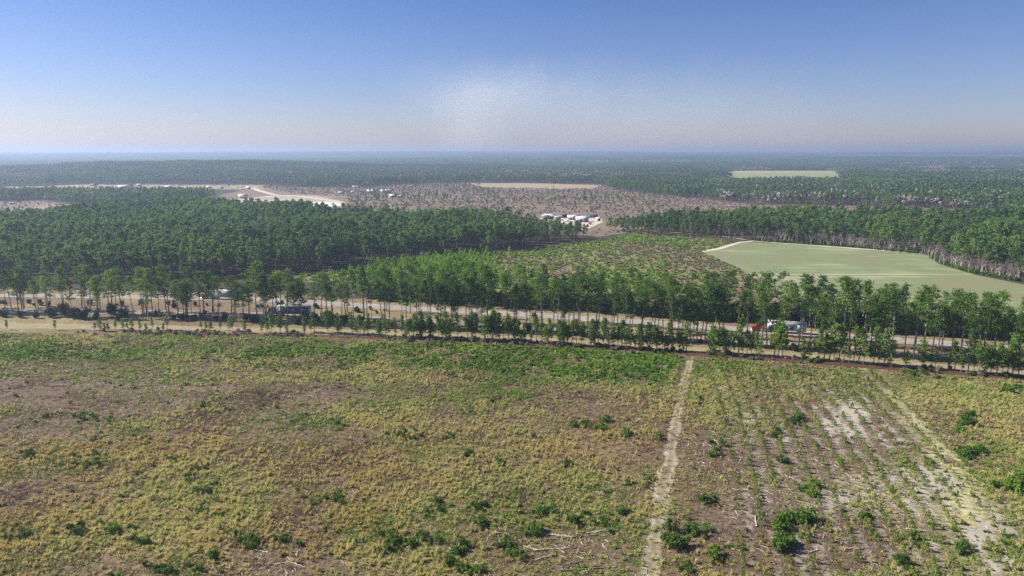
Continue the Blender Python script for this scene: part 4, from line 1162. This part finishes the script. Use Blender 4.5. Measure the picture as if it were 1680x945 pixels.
def build_forest():
    rng = np.random.default_rng(30)
    pr = mid_pines(6)
    bare = [hidden('bare', join_meshes(bare_tree_mesh(650 + i, 10, .45, .7), 'bare')) for i in range(3)]
    protos = pr + bare
    for poly, name, lab, sp, bfrac in ((LEFT_FOREST, 'pine_forest', 'dense green pine forest filling the left middle distance', 4.6, .03), (RIGHT_FOREST, 'mixed_forest', 'dense green pine wood with grey leafless trees right of the green field', 4.6, .12)):
        x, y = poisson_like(poly, sp, rng)
        k = in_view(x, y); x, y = x[k], y[k]
        px, py = P(x, y)
        n = len(x)
        nz = fbm(x, y, 45, 101, 3)
        sc = (.70 + .55 * nz) * rng.uniform(.66, 1.22, n)
        keep = (fbm(x, y, 26, 107, 3) < .66) | (rng.uniform(0, 1, n) < .35)
        if poly is LEFT_FOREST:
            sc *= 1 - .38 * smooth(780, 980, px)
            idx = np.where(rng.uniform(0, 1, n) < bfrac, rng.integers(6, 9, n), rng.integers(0, 6, n))
        else:
            edge = np.clip(1 - (y - np.interp(x, [p[0] for p in gp([(1240, 396), (1400, 406), (1535, 420), (1560, 436), (1600, 449), (1680, 464), (1760, 478)])], [p[1] for p in gp([(1240, 396), (1400, 406), (1535, 420), (1560, 436), (1600, 449), (1680, 464), (1760, 478)])])) / 55, 0, 1)
            b = np.where(fbm(x, y, 30, 111, 3) > .56, .3, .05) + .45 * edge * (px > 1240)
            idx = np.where(rng.uniform(0, 1, n) < b, rng.integers(6, 9, n), rng.integers(0, 6, n))
            sc *= 1 - .25 * smooth(1250, 1000, px)
        x, y, sc, idx = x[keep], y[keep], sc[keep], idx[keep]; n = len(x)
        scatter(name, lab, 'forest', np.column_stack([x, y, np.zeros(n)]), rng.uniform(0, 6.28, n), sc, idx, protos)
        print(name, n)
    # thicket beyond the belt
    x, y = uniform_in(THICKET, .17, rng)
    px, py = P(x, y)
    nz = fbm(x, y, 28, 121, 3) + .35 * smooth(960, 700, px) - .16 * smooth(1000, 1150, px) * smooth(0, 1, py > 400)
    br = [hidden('scrub', shrub_mesh(410 + i, 1.1, 1.3, 160, .3, M_brownscrub, 5)) for i in range(2)]
    gr = [hidden('thick', shrub_mesh(420 + i, 1.2, 1.9, 200, .34, M_thicket, 5)) for i in range(3)]
    n = len(x)
    idx = np.where(rng.uniform(0, 1, n) < np.clip((nz - .33) * 4, .12, .97), rng.integers(2, 5, n), rng.integers(0, 2, n))
    scatter('thicket_vegetation', 'bright green and brown low thicket between the highway belt and the left forest', 'vegetation', np.column_stack([x, y, np.zeros(n)]), rng.uniform(0, 6.28, n), np.column_stack([rng.uniform(.45, 1.1, n)] * 2 + [rng.uniform(.3, .75, n)]), idx, br + gr)
    x, y = poisson_like(THICKET, 3.3, rng)
    px, py = P(x, y); k = rng.uniform(0, 1, len(x)) < smooth(860, 720, px) * (.2 + .6 * smooth(500, 660, px)) * np.clip(1.4 - (445 - py) / 30, .25, 1) + .02
    x, y, px = x[k], y[k], px[k]; n = len(x)
    yp = [hidden('young', join_meshes(pine_meshes(6.5, .12, 3.2, 16, 3, 8, .34, 760 + i, M_thicket, M_bark, sides=4, limbs=False, stubs=0, cone=.55), 'young')) for i in range(3)]
    scatter('young_woods', 'bright green dense young pines in a wedge in front of the dark left forest edge', 'woods', np.column_stack([x, y, np.zeros(n)]), rng.uniform(0, 6.28, n), rng.uniform(.5, 1.05, n) * (.5 + .5 * smooth(520, 720, px)) * (1 - .45 * smooth(800, 1000, px)), rng.integers(0, 3, n), yp)
    # scrub plain further away
    far_px = lambda x, y: P(x, y)
    x1, y1 = uniform_in(SCRUB, .020, rng); x2, y2 = uniform_in(LEFT_CLEARING, .014, rng); x3, y3 = uniform_in(HOUSE_STRIP, .002, rng)
    x = np.concatenate([x1, x2, x3]); y = np.concatenate([y1, y2, y3])
    k = in_view(x, y) & ~inpoly(x, y, PALE_FIELD) & ~inpoly(x, y, gp([(360, 318), (420, 306), (480, 318), (570, 322), (572, 345), (360, 340)])) & ~inpoly(x, y, gp([(878, 350), (992, 350), (995, 372), (975, 382), (880, 372)]))
    x, y = x[k], y[k]; n = len(x)
    nz = fbm(x, y, 110, 131, 3)
    px, py = P(x, y)
    t = rng.uniform(0, 1, n)
    pro = [hidden('brush', shrub_mesh(430 + i, 1.8, 2.0, 110, .6, M_brownscrub, 5)) for i in range(2)] + bare + pr[:2]
    gfr = np.where(nz > .60, .10, .008)
    idx = np.where(t < gfr, rng.integers(5, 7, n), np.where(t < gfr + .06 + .25 * (nz < .40), rng.integers(2, 5, n), rng.integers(0, 2, n)))
    sc = np.where(idx >= 5, rng.uniform(.35, .7, n), np.where(idx >= 2, rng.uniform(.25, .6, n), rng.uniform(.3, .95, n)))
    scatter('scrub_vegetation', 'brown scrub plain with scattered grey and green trees in the distance', 'vegetation', np.column_stack([x, y, height(x, y)]), rng.uniform(0, 6.28, n), sc, idx, pro)
    print('scrub', n)

    # distant woods: patches of trees
    def patch(size, sp, h, w, seed, mats, tiers=3, frac=(0,)):
        r_ = np.random.default_rng(seed); a = np.arange(-size / 2 + sp / 2, size / 2, sp); A, B = np.meshgrid(a, a)
        A = A.ravel() + r_.uniform(-.45, .45, A.size) * sp; B = B.ravel() + r_.uniform(-.45, .45, B.size) * sp
        mb = MB()
        for ax, by in zip(A, B):
            hh = h * r_.uniform(.72, 1.15); ww = w * r_.uniform(.75, 1.2)
            nn = 10
            t = r_.uniform(0, 1, nn); ang = r_.uniform(0, 6.28, nn); rr = ww / 2 * (1 - t * .75) * r_.uniform(.2, 1, nn)
            c = np.column_stack([ax + np.cos(ang) * rr, by + np.sin(ang) * rr, hh * (.42 + .55 * t)])
            mb.cards(c, ww * .42, ww * .5, r_, .1)
        return hidden('woods', mb.mesh('woods', mats))
    M_far = foliage('distant_needles', [(0.0, (.045, .080, .036)), (0.4, (.072, .122, .044)), (0.7, (.105, .165, .052)), (0.9, (.15, .20, .07)), (1.0, (.20, .18, .11))], .3, patch=320)
    pA = [patch(56, 5.6, 15, 6.2, 800 + i, M_far) for i in range(3)] + [patch(56, 7.5, 12, 6.5, 810 + i, M_twig) for i in range(1)]
    pts = []
    Y0 = 860.0
    step = 52.0
    yy = np.arange(620, 3600, step)
    for y0 in yy:
        xs_ = np.arange(-.80 * y0 - 160, .80 * y0 + 160, step)
        for x0 in xs_:
            pts.append((x0 + random.uniform(-7, 7), y0 + random.uniform(-7, 7)))
    pts = np.array(pts)

    def clear_of(pts, r):
        ok = np.ones(len(pts), bool)
        for poly in (SCRUB, LEFT_CLEARING, HOUSE_STRIP, FRONT_OF_HOUSES, FAR_FIELD, FRONT_OF_FIELD, PALE_FIELD, LEFT_FOREST, RIGHT_FOREST, GREEN_FIELD, THICKET):
            for dx, dy in ((0, 0), (r, 0), (-r, 0), (0, r), (0, -r)):
                ok &= ~inpoly(pts[:, 0] + dx, pts[:, 1] + dy, poly)
        return ok
    ok = clear_of(pts, 20)
    pts = pts[ok]; n = len(pts)
    px, py = P(pts[:, 0], pts[:, 1])
    greyish = fbm(pts[:, 0], pts[:, 1] * 2, 700, 141, 3) + .25 * smooth(1200, 1500, px) * smooth(300, 280, py) * smooth(268, 276, py)
    idx = np.where((greyish > .60) & (rng.uniform(0, 1, n) < .7), 3, rng.integers(0, 3, n))
    idx = np.where(rng.uniform(0, 1, n) < .05, 3, idx)
    scatter('distant_woods', 'blue-green pine woods rolling away behind the scrub plain', 'woods', np.column_stack([pts, height(pts[:, 0], pts[:, 1])]), rng.integers(0, 4, n) * math.pi / 2, np.column_stack([np.ones(n), np.ones(n), rng.uniform(.8, 1.1, n)]), idx, pA)
    print('patches', n)
    pB = [patch(156, 12, 15, 14, 820 + i, M_far) for i in range(3)] + [patch(156, 15, 13, 13, 830, M_twig)]
    pts = []
    for y0 in np.arange(3640, 12500, 150.0):
        for x0 in np.arange(-.80 * y0 - 300, .80 * y0 + 300, 150.0):
            pts.append((x0 + random.uniform(-15, 15), y0 + random.uniform(-15, 15)))
    pts = np.array(pts); n = len(pts)
    idx = np.where(fbm(pts[:, 0], pts[:, 1] * 3, 1500, 151, 3) > .64, 3, rng.integers(0, 3, n))
    scatter('horizon_woods', 'hazy blue wooded ridges along the horizon', 'woods', np.column_stack([pts, height(pts[:, 0], pts[:, 1])]), rng.integers(0, 4, n) * math.pi / 2, np.column_stack([np.ones(n), np.ones(n), rng.uniform(.8, 1.2, n)]), idx, pB)
    print('far patches', n)
    # strips of small woods left where patches are too coarse (edges of clearings)
    edge = []
    for poly_px in ([(-600, 322), (0, 321), (340, 322), (330, 334), (290, 350), (200, 358), (195, 343), (150, 334), (60, 328), (-600, 330)], [(990, 306), (1250, 318), (2200, 326), (2200, 345), (1640, 345), (1560, 341), (1400, 337), (1250, 334), (1100, 321), (1000, 312)], [(1640, 345), (2200, 345), (2200, 375), (1600, 372), (1650, 360)]):
        x, y = poisson_like(gp(poly_px), 6.0, rng)
        k = in_view(x, y) & ~inpoly(x, y, LEFT_FOREST)
        edge.append(np.column_stack([x[k], y[k]]))
    e = np.concatenate(edge); n = len(e)
    epx, epy = P(e[:, 0], e[:, 1])
    bf = np.where((epx > 980) & (epy > 322) & (epy < 345), .45, .12)
    idx = np.where(rng.uniform(0, 1, n) < bf, rng.integers(6, 9, n), rng.integers(0, 6, n))
    scatter('clearing_woods', 'ragged woods at the edges of the distant clearings', 'woods', np.column_stack([e, height(e[:, 0], e[:, 1])]), rng.uniform(0, 6.28, n), rng.uniform(.55, 1.0, n), idx, protos)
    print('edge', n)


# ------------------------------------------------------------------ vehicles
def wheel(parent, x, y, r=.5, w=.3):
    mb = MB()
    th = np.linspace(0, 2 * np.pi, 17)[:-1]
    prof = [(-w / 2, r * .72), (-w / 2, r * .95), (-w / 2 + .04, r), (w / 2 - .04, r), (w / 2, r * .95), (w / 2, r * .72)]
    v = [(r2 * math.cos(t), yy, r2 * math.sin(t)) for t in th for yy, r2 in prof]
    k = len(prof); n = len(th)
    mb.add(v, [(i * k + j, i * k + j + 1, ((i + 1) % n) * k + j + 1, ((i + 1) % n) * k + j) for i in range(n) for j in range(k - 1)])
    o = mb.obj('wheel', plain('tyre_rubber', (.03, .03, .03), .9), parent)
    o.location = (x, y, r)
    mb = MB()
    for yy in (-w * .38, w * .38):
        vv = [(0, yy, 0)] + [(r * .72 * math.cos(t), yy, r * .72 * math.sin(t)) for t in th]
        mb.add(vv, [(0, 1 + i, 1 + (i + 1) % n, 0) for i in range(n)])
    mb.obj('rim', plain('wheel_steel', (.45, .45, .46), .4, metal=.6), o)
    return o


def semi(loc, rz, cabcol, sidecol, roofcol, label, panels):
    t = empty('semi_truck', loc, rz)
    mc = plain('paint_%s' % label.split()[0], cabcol, .35, .12, .8, spec=.5)
    # x forward negative: cab at -x
    mb = MB()
    mb.prism([(-10.2, .55), (-10.3, 1.5), (-8.9, 1.85), (-8.5, 2.95), (-7.9, 3.45), (-6.1, 3.75), (-6.0, .75), (-7.2, .6), (-9.2, .45)], -1.2, 1.2)
    cab = mb.obj('cab', mc, t)
    g = MB(); g.add([(-8.93, -1.0, 1.92), (-8.93, 1.0, 1.92), (-8.55, 1.0, 2.9), (-8.55, -1.0, 2.9)], [(0, 1, 2, 3)])
    for s in (-1.21, 1.21):
        g.add([(-8.75, s, 2.0), (-7.8, s, 2.0), (-7.8, s, 2.8), (-8.45, s, 2.8)], [(0, 1, 2, 3)])
    g.obj('window', plain('dark_glass', (.02, .025, .03), .1, spec=.8), cab)
    mb = MB(); mb.box(-10.45, -1.22, .35, -10.25, 1.22, .75); mb.obj('bumper', plain('chrome', (.6, .6, .62), .25, metal=.8), t)
    for s in (-1, 1):
        mb = MB(); mb.tube([(-6.3, s * 1.1, .8), (-6.3, s * 1.1, 4.0)], .08, 8); mb.obj('exhaust_stack', plain('chrome', (.6, .6, .62), .25, metal=.8), t)
        mb = MB(); mb.tube([(-7.6, s * 1.05, .75), (-6.4, s * 1.05, .75)], .3, 10); mb.obj('fuel_tank', plain('chrome', (.6, .6, .62), .25, metal=.8), t)
    mb = MB(); mb.box(-6.1, -.45, .7, -2.6, .45, 1.0); mb.obj('chassis', plain('dark_steel', (.05, .05, .055), .6), t)
    side = plain('trailer_side_%s' % label.split()[0], sidecol, .5, .15, .4)
    mb = MB(); mb.box(-5.4, -1.28, 1.15, 7.6, 1.28, 3.85)
    tr = mb.obj('trailer', side, t)
    mb = MB(); mb.box(-5.45, -1.31, 3.85, 7.65, 1.31, 3.98); mb.obj('roof', plain('trailer_roof', roofcol, .6), tr)
    mb = MB(); mb.box(-5.45, -1.30, 1.02, 7.65, 1.30, 1.15); mb.obj('side_rail', plain('dark_steel', (.05, .05, .055), .6), tr)
    mb = MB(); mb.box(7.6, -1.25, 1.2, 7.66, 1.25, 3.8); mb.obj('rear_door', plain('trailer_roof', roofcol, .6), tr)
    for (x0, x1, z0, z1, c, nm) in panels:
        mb = MB()
        mb.box(x0, -1.305, z0, x1, -1.28, z1); mb.box(x0, 1.28, z0, x1, 1.305, z1)
        mb.obj('side_panel', plain(nm, c, .5), tr)
    for s in (-.8, .8):
        mb = MB(); mb.box(-3.2, s - .06, .1, -3.05, s + .06, 1.02); mb.obj('landing_leg', plain('dark_steel', (.05, .05, .055), .6), tr)
        mb = MB(); mb.box(7.35, s - .3, .35, 7.4, s + .3, 1.0); mb.obj('mud_flap', plain('tyre_rubber', (.03, .03, .03), .9), tr)
    for x in (-9.3, -4.9, -3.7, 5.2, 6.4):
        for s in (-1.08, 1.08):
            wheel(t, x, s)
    tag(t, label, 'truck')
    return t


def road_heading(curve, px):
    a = np.array(G(px - 40, interp(curve, px - 40))); b = np.array(G(px + 40, interp(curve, px + 40)))
    d = b - a
    return math.atan2(d[1], d[0])


def build_vehicles():
    x, y = G(1284, interp(C_ROADA, 1284) + .5)
    semi((x, y, .03), road_heading(C_ROADA, 1284), (.28, .012, .022), (.50, .50, .55), (.55, .55, .57), 'dark red semi truck with a white and navy trailer on the highway',
         [(-4.9, -3.0, 1.3, 2.6, (.05, .07, .13), 'navy_panel'), (-1.6, .1, 1.5, 3.6, (.05, .07, .13), 'navy_panel'), (1.6, 3.4, 1.3, 2.5, (.04, .06, .12), 'navy_panel'), (4.6, 6.9, 1.6, 3.2, (.22, .27, .38), 'blue_panel')])
    x, y = G(370, interp(C_ROADA, 370) + 1)
    semi((x, y, .03), road_heading(C_ROADA, 370), (.62, .62, .62), (.30, .33, .39), (.62, .62, .62), 'white semi truck with a blue-grey trailer on the far carriageway', [(-4.9, -3.8, 1.2, 3.7, (.75, .75, .75), 'white_panel')])
    x, y = G(478, interp(C_ROADB, 478) + 1)
    semi((x, y, .03), road_heading(C_ROADB, 478), (.30, .36, .35), (.12, .155, .165), (.62, .62, .62), 'teal semi truck with a pale-roofed dark trailer on the near carriageway', [(-4.5, -1.5, 1.9, 3.3, (.24, .33, .33), 'teal_panel'), (1, 3, 2.0, 3.2, (.24, .29, .36), 'slate_panel'), (4, 6.5, 2.0, 3.2, (.24, .29, .36), 'slate_panel')])


# ------------------------------------------------------------------ buildings
def shed(px, py, L, D, hw, hr, rz, wall, roof, label, name='shed', doors=2, windows=3, group=None):
    X, Y = G(px, py, 0); z = float(height(X, Y))
    kk = .58 if Y < 760 else .55
    L, D = L * kk, D * kk; hr = hw * .8 + (hr - hw) * kk; hw *= .8
    t = empty(name, (X, Y, z), rz)
    mb = MB()
    mb.box(-L / 2, -D / 2, 0, L / 2, D / 2, hw)
    for s in (-L / 2, L / 2):
        mb.add([(s, -D / 2, hw), (s, D / 2, hw), (s, 0, hr - .1), (s, 0, hr - .1)], [(0, 1, 2, 2 + 1)])
    mb.obj('wall', wall, t)
    mb = MB(); e = .6
    zr = lambda y: hr - (hr - hw) * abs(y) / (D / 2)
    for s in (-1, 1):
        y0 = s * (D / 2 + e); z0 = zr(y0)
        v = [(-L / 2 - e, 0, hr + .02), (L / 2 + e, 0, hr + .02), (L / 2 + e, y0, z0 + .02), (-L / 2 - e, y0, z0 + .02)]
        v2 = [(a, b, c + .18) for a, b, c in v]
        mb.add(v + v2, [(0, 1, 2, 3), (4, 5, 6, 7), (0, 1, 5, 4), (1, 2, 6, 5), (2, 3, 7, 6), (3, 0, 4, 7)])
    mb.obj('roof', roof, t)
    dk = plain('dark_opening', (.06, .06, .065), .6)
    for i in range(doors):
        x0 = -L / 2 + L * (i + .5) / doors + .8
        mb = MB(); mb.box(x0 - 1.1, -D / 2 - .05, 0.02, x0 + 1.1, -D / 2 + .02, min(hw - .3, 2.8)); mb.obj('door', dk, t)
    for i in range(windows):
        x0 = -L / 2 + L * (i + .3) / windows
        mb = MB(); mb.box(x0 - .6, -D / 2 - .04, 1.2, x0 + .6, -D / 2 + .02, 2.2); mb.obj('window', plain('dark_glass', (.02, .025, .03), .1, spec=.8), t)
    tag(t, label, name, group)
    return t


def build_buildings():
    white = plain('white_wall', (.62, .62, .62), .7, .1, .2); wr = plain('white_metal_roof', (.72, .72, .73), .5, .08, .1)
    cream = plain('cream_wall', (.66, .56, .46), .8, .1, .2); pr = plain('pinkish_roof', (.62, .46, .40), .8, .1, .2)
    grey = plain('grey_roof', (.42, .40, .40), .8, .15, .2); navy = plain('navy_metal', (.05, .06, .10), .6, .2, .3); dkr = plain('dark_roof', (.10, .09, .10), .8, .2, .2)
    shed(955, 364, 19, 11, 4.2, 6.6, .05, white, wr, 'largest white shed in the sandy yard at the forest corner')
    shed(938, 360.5, 12, 8, 3.4, 5.2, -.15, white, wr, 'low white shed left of the largest one in the yard')
    shed(902, 356.5, 16, 6, 3.0, 4.2, .1, white, wr, 'long low white shed at the left end of the sandy yard', doors=3)
    shed(915, 359.5, 9, 5, 2.6, 3.6, -.05, white, grey, 'small white shed with a grey roof in the sandy yard')
    shed(925, 357.5, 8, 6, 4.2, 5.0, .08, navy, dkr, 'dark navy shed between the white ones', windows=0)
    shed(970, 357, 20, 7, 3.0, 4.0, -.03, cream, dkr, 'long dark-roofed open barn behind the largest white shed', name='barn', doors=4, windows=0)
    shed(981, 362.5, 5.5, 4.5, 3.0, 4.4, .4, white, wr, 'small white hut at the right end of the sandy yard', windows=1, doors=1, name='hut')
    # far houses
    shed(610, 316, 26, 10, 4, 6.4, .1, white, wr, 'long white farm building left of its brightest neighbour')
    shed(634, 316, 30, 11, 4.5, 7.2, .05, white, wr, 'brightest long white farm building in the scrub plain')
    shed(643, 324.5, 12, 11, 4, 6.6, .3, white, wr, 'small square white building in front of the farm buildings', name='house', windows=2, doors=1)
    shed(657, 324, 14, 8, 3, 4.6, .0, cream, pr, 'pale pinkish low house right of the small square building', name='house')
    shed(560, 318, 15, 8, 3.2, 5, -.2, white, grey, 'grey-white house at the left of the farm buildings', name='house')
    shed(578, 317, 7, 6, 3.4, 5, .3, white, wr, 'little white hut between the house and farm buildings', name='hut', windows=1, doors=1)
    shed(399, 326, 20, 13, 6, 8.6, .05, cream, pr, 'cream block-like building by the sand roads', name='house')
    shed(385, 331, 16, 9, 3, 4.4, -.2, white, wr, 'low white building in front of the cream one', name='house')
    shed(408, 310, 12, 8, 3.5, 5.5, .2, white, wr, 'white hut at the top of the sandy road', name='hut', windows=1, doors=1)
    shed(277, 309, 22, 10, 4, 6, 0, white, wr, 'white house on the grassy strip below the wooded hill', name='house')
    shed(204, 308.5, 34, 11, 3.6, 5.6, .05, white, wr, 'long white building on the grassy strip with dark neighbour', name='house')
    shed(212, 306.5, 26, 12, 4, 6.2, -.05, navy, dkr, 'dark-roofed building behind the long white one', name='house')
    shed(229, 306, 14, 9, 4, 6, .3, white, pr, 'small pink-roofed house right of the dark-roofed building', name='house')
    shed(155, 305.5, 20, 10, 4, 6, .0, cream, dkr, 'brown house alone on the left of the grassy strip', name='house')
    shed(88, 310, 18, 9, 3, 5, .0, cream, dkr, 'dark low house near the left end of the grassy strip', name='house')
    shed(343, 309, 12, 9, 3.5, 5.5, .1, white, wr, 'small white house among the trees of the grassy strip', name='house')
    shed(363, 309.5, 9, 8, 3.2, 5, .4, white, grey, 'small grey-roofed house among the trees of the grassy strip', name='house')
    shed(676, 300, 9, 9, 7, 10, .2, white, wr, 'small tall white building behind the farm buildings', name='house')
    shed(585, 308, 24, 9, 3, 5, .0, white, grey, 'thin grey-white building far behind the farm buildings', name='house')
    shed(150, 321, 5, 4, 3, 4, 0, white, wr, 'tiny white hut in the far-left trees', name='hut', windows=1, doors=1)
    # cars and trailers parked round the sandy yard
    def car(px, py, rz, col, nm, label):
        X, Y = G(px, py)
        t = empty('parked_car', (X, Y, .12), rz)
        mb = MB(); mb.prism([(-2.3, .4), (-2.3, .9), (-1.3, 1.05), (-.6, 1.6), (.9, 1.6), (1.7, 1.1), (2.3, 1.0), (2.3, .4)], -.9, .9)
        b = mb.obj('body', plain(nm, col, .3, spec=.5), t)
        g = MB()
        for s in (-.91, .91):
            g.add([(-1.15, s, 1.08), (1.45, s, 1.08), (.85, s, 1.52), (-.55, s, 1.52)], [(0, 1, 2, 3)])
        g.obj('window', plain('dark_glass', (.02, .025, .03), .1, spec=.8), b)
        for x in (-1.4, 1.4):
            for s in (-.8, .8):
                wheel(t, x, s, .34, .22)
        tag(t, label, 'car', 'cars parked in the sandy yard')
    car(930, 364, .3, (.75, .75, .75), 'car_white', 'white car parked below the navy shed')
    car(968, 368, 1.2, (.35, .05, .05), 'car_red', 'red car parked at the right side of the yard')
    car(922, 361.5, 1.5, (.6, .6, .62), 'car_silver', 'silver car parked between the sheds')
    # junk: white dump-like stacks along the left of the yard are a low hedge of containers
    for i, (px, py, L, lb) in enumerate(((894, 357, 6, 'white shipping container at the left edge of the yard'), (908, 357.8, 6, 'white shipping container behind the small shed'), (946, 357, 7, 'white shipping container behind the low shed'))):
        X, Y = G(px, py); mb = MB(); mb.box(-L / 2, -1.2, 0.1, L / 2, 1.2, 2.7)
        for k in range(int(L / .5)):
            x0 = -L / 2 + .25 + k * .5
            mb.box(x0 - .1, -1.26, .25, x0 + .1, -1.2, 2.6)
        t = empty('shipping_container', (X, Y, 0), .1 * i)
        mb.obj('body', white, t)
        mb = MB(); mb.box(L / 2, -1.1, .2, L / 2 + .06, 1.1, 2.6); mb.obj('door', grey, t)
        tag(t, lb, 'container', 'white containers in the sandy yard')


# ------------------------------------------------------------------ sky, sun, air, camera
def build_light():
    sun_dir = Vector((-math.cos(R(36)) * .972, math.cos(R(36)) * .235, math.sin(R(36))))   # towards the sun
    L = bpy.data.lights.new('sun', 'SUN'); L.energy = 5.0; L.angle = R(.55); L.color = (1.0, .94, .84)
    o = bpy.data.objects.new('sun', L); COL.objects.link(o)
    o.rotation_euler = sun_dir.to_track_quat('Z', 'Y').to_euler(); o.location = (0, 0, 400)
    w = bpy.data.worlds.new('World'); scn.world = w; w.use_nodes = True
    nt = w.node_tree
    bg = nt.nodes['Background']
    sky = N(nt, 'ShaderNodeTexSky', sky_type='NISHITA')
    sky.sun_disc = False; sky.sun_elevation = R(36); sky.sun_rotation = math.atan2(sun_dir.x, sun_dir.y)
    sky.altitude = 120; sky.air_density = 1.0; sky.dust_density = .6; sky.ozone_density = 1.5
    tc = N(nt, 'ShaderNodeTexCoord'); sx = N(nt, 'ShaderNodeSeparateXYZ')
    nt.links.new(tc.outputs['Generated'], sx.inputs[0])
    # blue deepens quickly above a whitish horizon
    rp = ramp(nt, [(0.0, SKY[0]), (.03, SKY[1]), (.09, SKY[2]), (.20, SKY[3]), (.5, SKY[4])], sx.outputs['Z'])
    mul = N(nt, 'ShaderNodeMix', data_type='RGBA', blend_type='MULTIPLY'); mul.inputs[0].default_value = 1
    nt.links.new(sky.outputs[0], mul.inputs[6]); nt.links.new(rp.outputs[0], mul.inputs[7])
    nt.links.new(mul.outputs[2], bg.inputs[0])
    bg.inputs[1].default_value = .058
    scn.view_settings.view_transform = 'Standard'; scn.view_settings.look = 'None'
    scn.view_settings.exposure = 1.0; scn.view_settings.gamma = 1.0; scn.view_settings.use_curve_mapping = False


SKY = [(.84, .81, 1.10), (.78, .78, 1.07), (.63, .70, 1.04), (.45, .58, .96), (.7, .8, 1.0)]


def build_air():
    mb = MB(); mb.box(-15000, -200, -2.0, 15000, 15500, 112)
    m = bpy.data.materials.new('air'); m.use_nodes = True
    nt = m.node_tree; nt.nodes.remove(nt.nodes['Principled BSDF'])
    pv = N(nt, 'ShaderNodeVolumePrincipled')
    pv.inputs['Color'].default_value = (.46, .58, .80, 1)
    pv.inputs['Density'].default_value = 1.95e-4
    pv.inputs['Anisotropy'].default_value = .4
    nt.links.new(pv.outputs[0], nt.nodes['Material Output'].inputs['Volume'])
    o = mb.obj('haze', m)
    tag(o, 'pale blue haze lying over the distant woods', 'haze', None, 'stuff')


def build_smoke():
    # smoke plume far beyond the woods, a slowly spreading mushroom drifting right
    m = bpy.data.materials.new('smoke'); m.use_nodes = True
    nt = m.node_tree; nt.nodes.remove(nt.nodes['Principled BSDF'])
    pv = N(nt, 'ShaderNodeVolumePrincipled'); pv.inputs['Color'].default_value = (.88, .89, .91, 1)
    pv.inputs['Anisotropy'].default_value = .0
    tc = N(nt, 'ShaderNodeTexCoord'); 
    sep = N(nt, 'ShaderNodeSeparateXYZ'); nt.links.new(tc.outputs['Object'], sep.inputs[0])

    def mth(op, a, b=None, c=None):
        n = N(nt, 'ShaderNodeMath', operation=op)
        for i, v in enumerate((a, b, c)):
            if v is None: continue
            if isinstance(v, (int, float)): n.inputs[i].default_value = v
            else: nt.links.new(v, n.inputs[i])
        return n.outputs[0]
    nz = noise(nt, .0011, tc.outputs['Object'], 7, .66)
    X = mth('MULTIPLY_ADD', mth('SUBTRACT', nz.outputs[0], .5), 2200, sep.outputs[0]); Z = mth('MULTIPLY_ADD', mth('SUBTRACT', nz.outputs[0], .5), 1500, sep.outputs[2])

    def mr(v, a, b):
        n = N(nt, 'ShaderNodeMapRange', interpolation_type='SMOOTHSTEP'); nt.links.new(v, n.inputs[0])
        n.inputs[1].default_value = a; n.inputs[2].default_value = b
        return n.outputs[0]
    # column, head and drift in plume coordinates (metres)
    head = mth('MULTIPLY', mr(X, -2300, -100), mth('MULTIPLY', mr(X, 2600, -200), mth('MULTIPLY', mr(Z, 2250, 1300), mr(Z, 300, 1100))))
    drift = mth('MULTIPLY', mth('MULTIPLY', mr(X, -900, 1600), mr(X, 10500, 1500)), mth('MULTIPLY', mr(Z, 2300, 500), mr(Z, -300, 300)))
    col = mth('MULTIPLY', mth('MULTIPLY', mr(X, -1300, -200), mr(X, 1300, 100)), mr(Z, 1700, 900))
    d = mth('ADD', mth('MULTIPLY', head, .55), mth('ADD', mth('MULTIPLY', drift, .72), mth('MULTIPLY', col, .9)))
    nt.links.new(mth('MULTIPLY', d, SMOKE_D), pv.inputs['Density'])
    nt.links.new(pv.outputs[0], nt.nodes['Material Output'].inputs['Volume'])
    mb = MB(); mb.box(-4200, -700, 0, 11500, 700, 3100)
    o = mb.obj('smoke_plume', m); o.location = (-750, 16500, 30)
    tag(o, 'pale smoke plume rising beyond the horizon woods and drifting right', 'smoke', None, 'stuff')
    m.cycles.volume_step_rate = 1.0


SMOKE_D = 3.2e-4


def build_camera():
    cd = bpy.data.cameras.new('camera'); cam = bpy.data.objects.new('camera', cd); COL.objects.link(cam)
    cam.location = (0, 0, EYE); cam.rotation_euler = (math.pi / 2 - PITCH, 0, 0)
    cd.sensor_width = 36; cd.lens = 36 * F / W; cd.clip_start = .5; cd.clip_end = 60000
    scn.camera = cam


build_camera()
build_light()
build_ground()
build_roads()
build_field()
build_trees()
build_forest()
build_vehicles()
build_buildings()
build_air()
build_smoke()
scn.cycles.use_denoising = False
scn.cycles.max_bounces = 6
scn.cycles.transparent_max_bounces = 4
scn.cycles.volume_bounces = 2
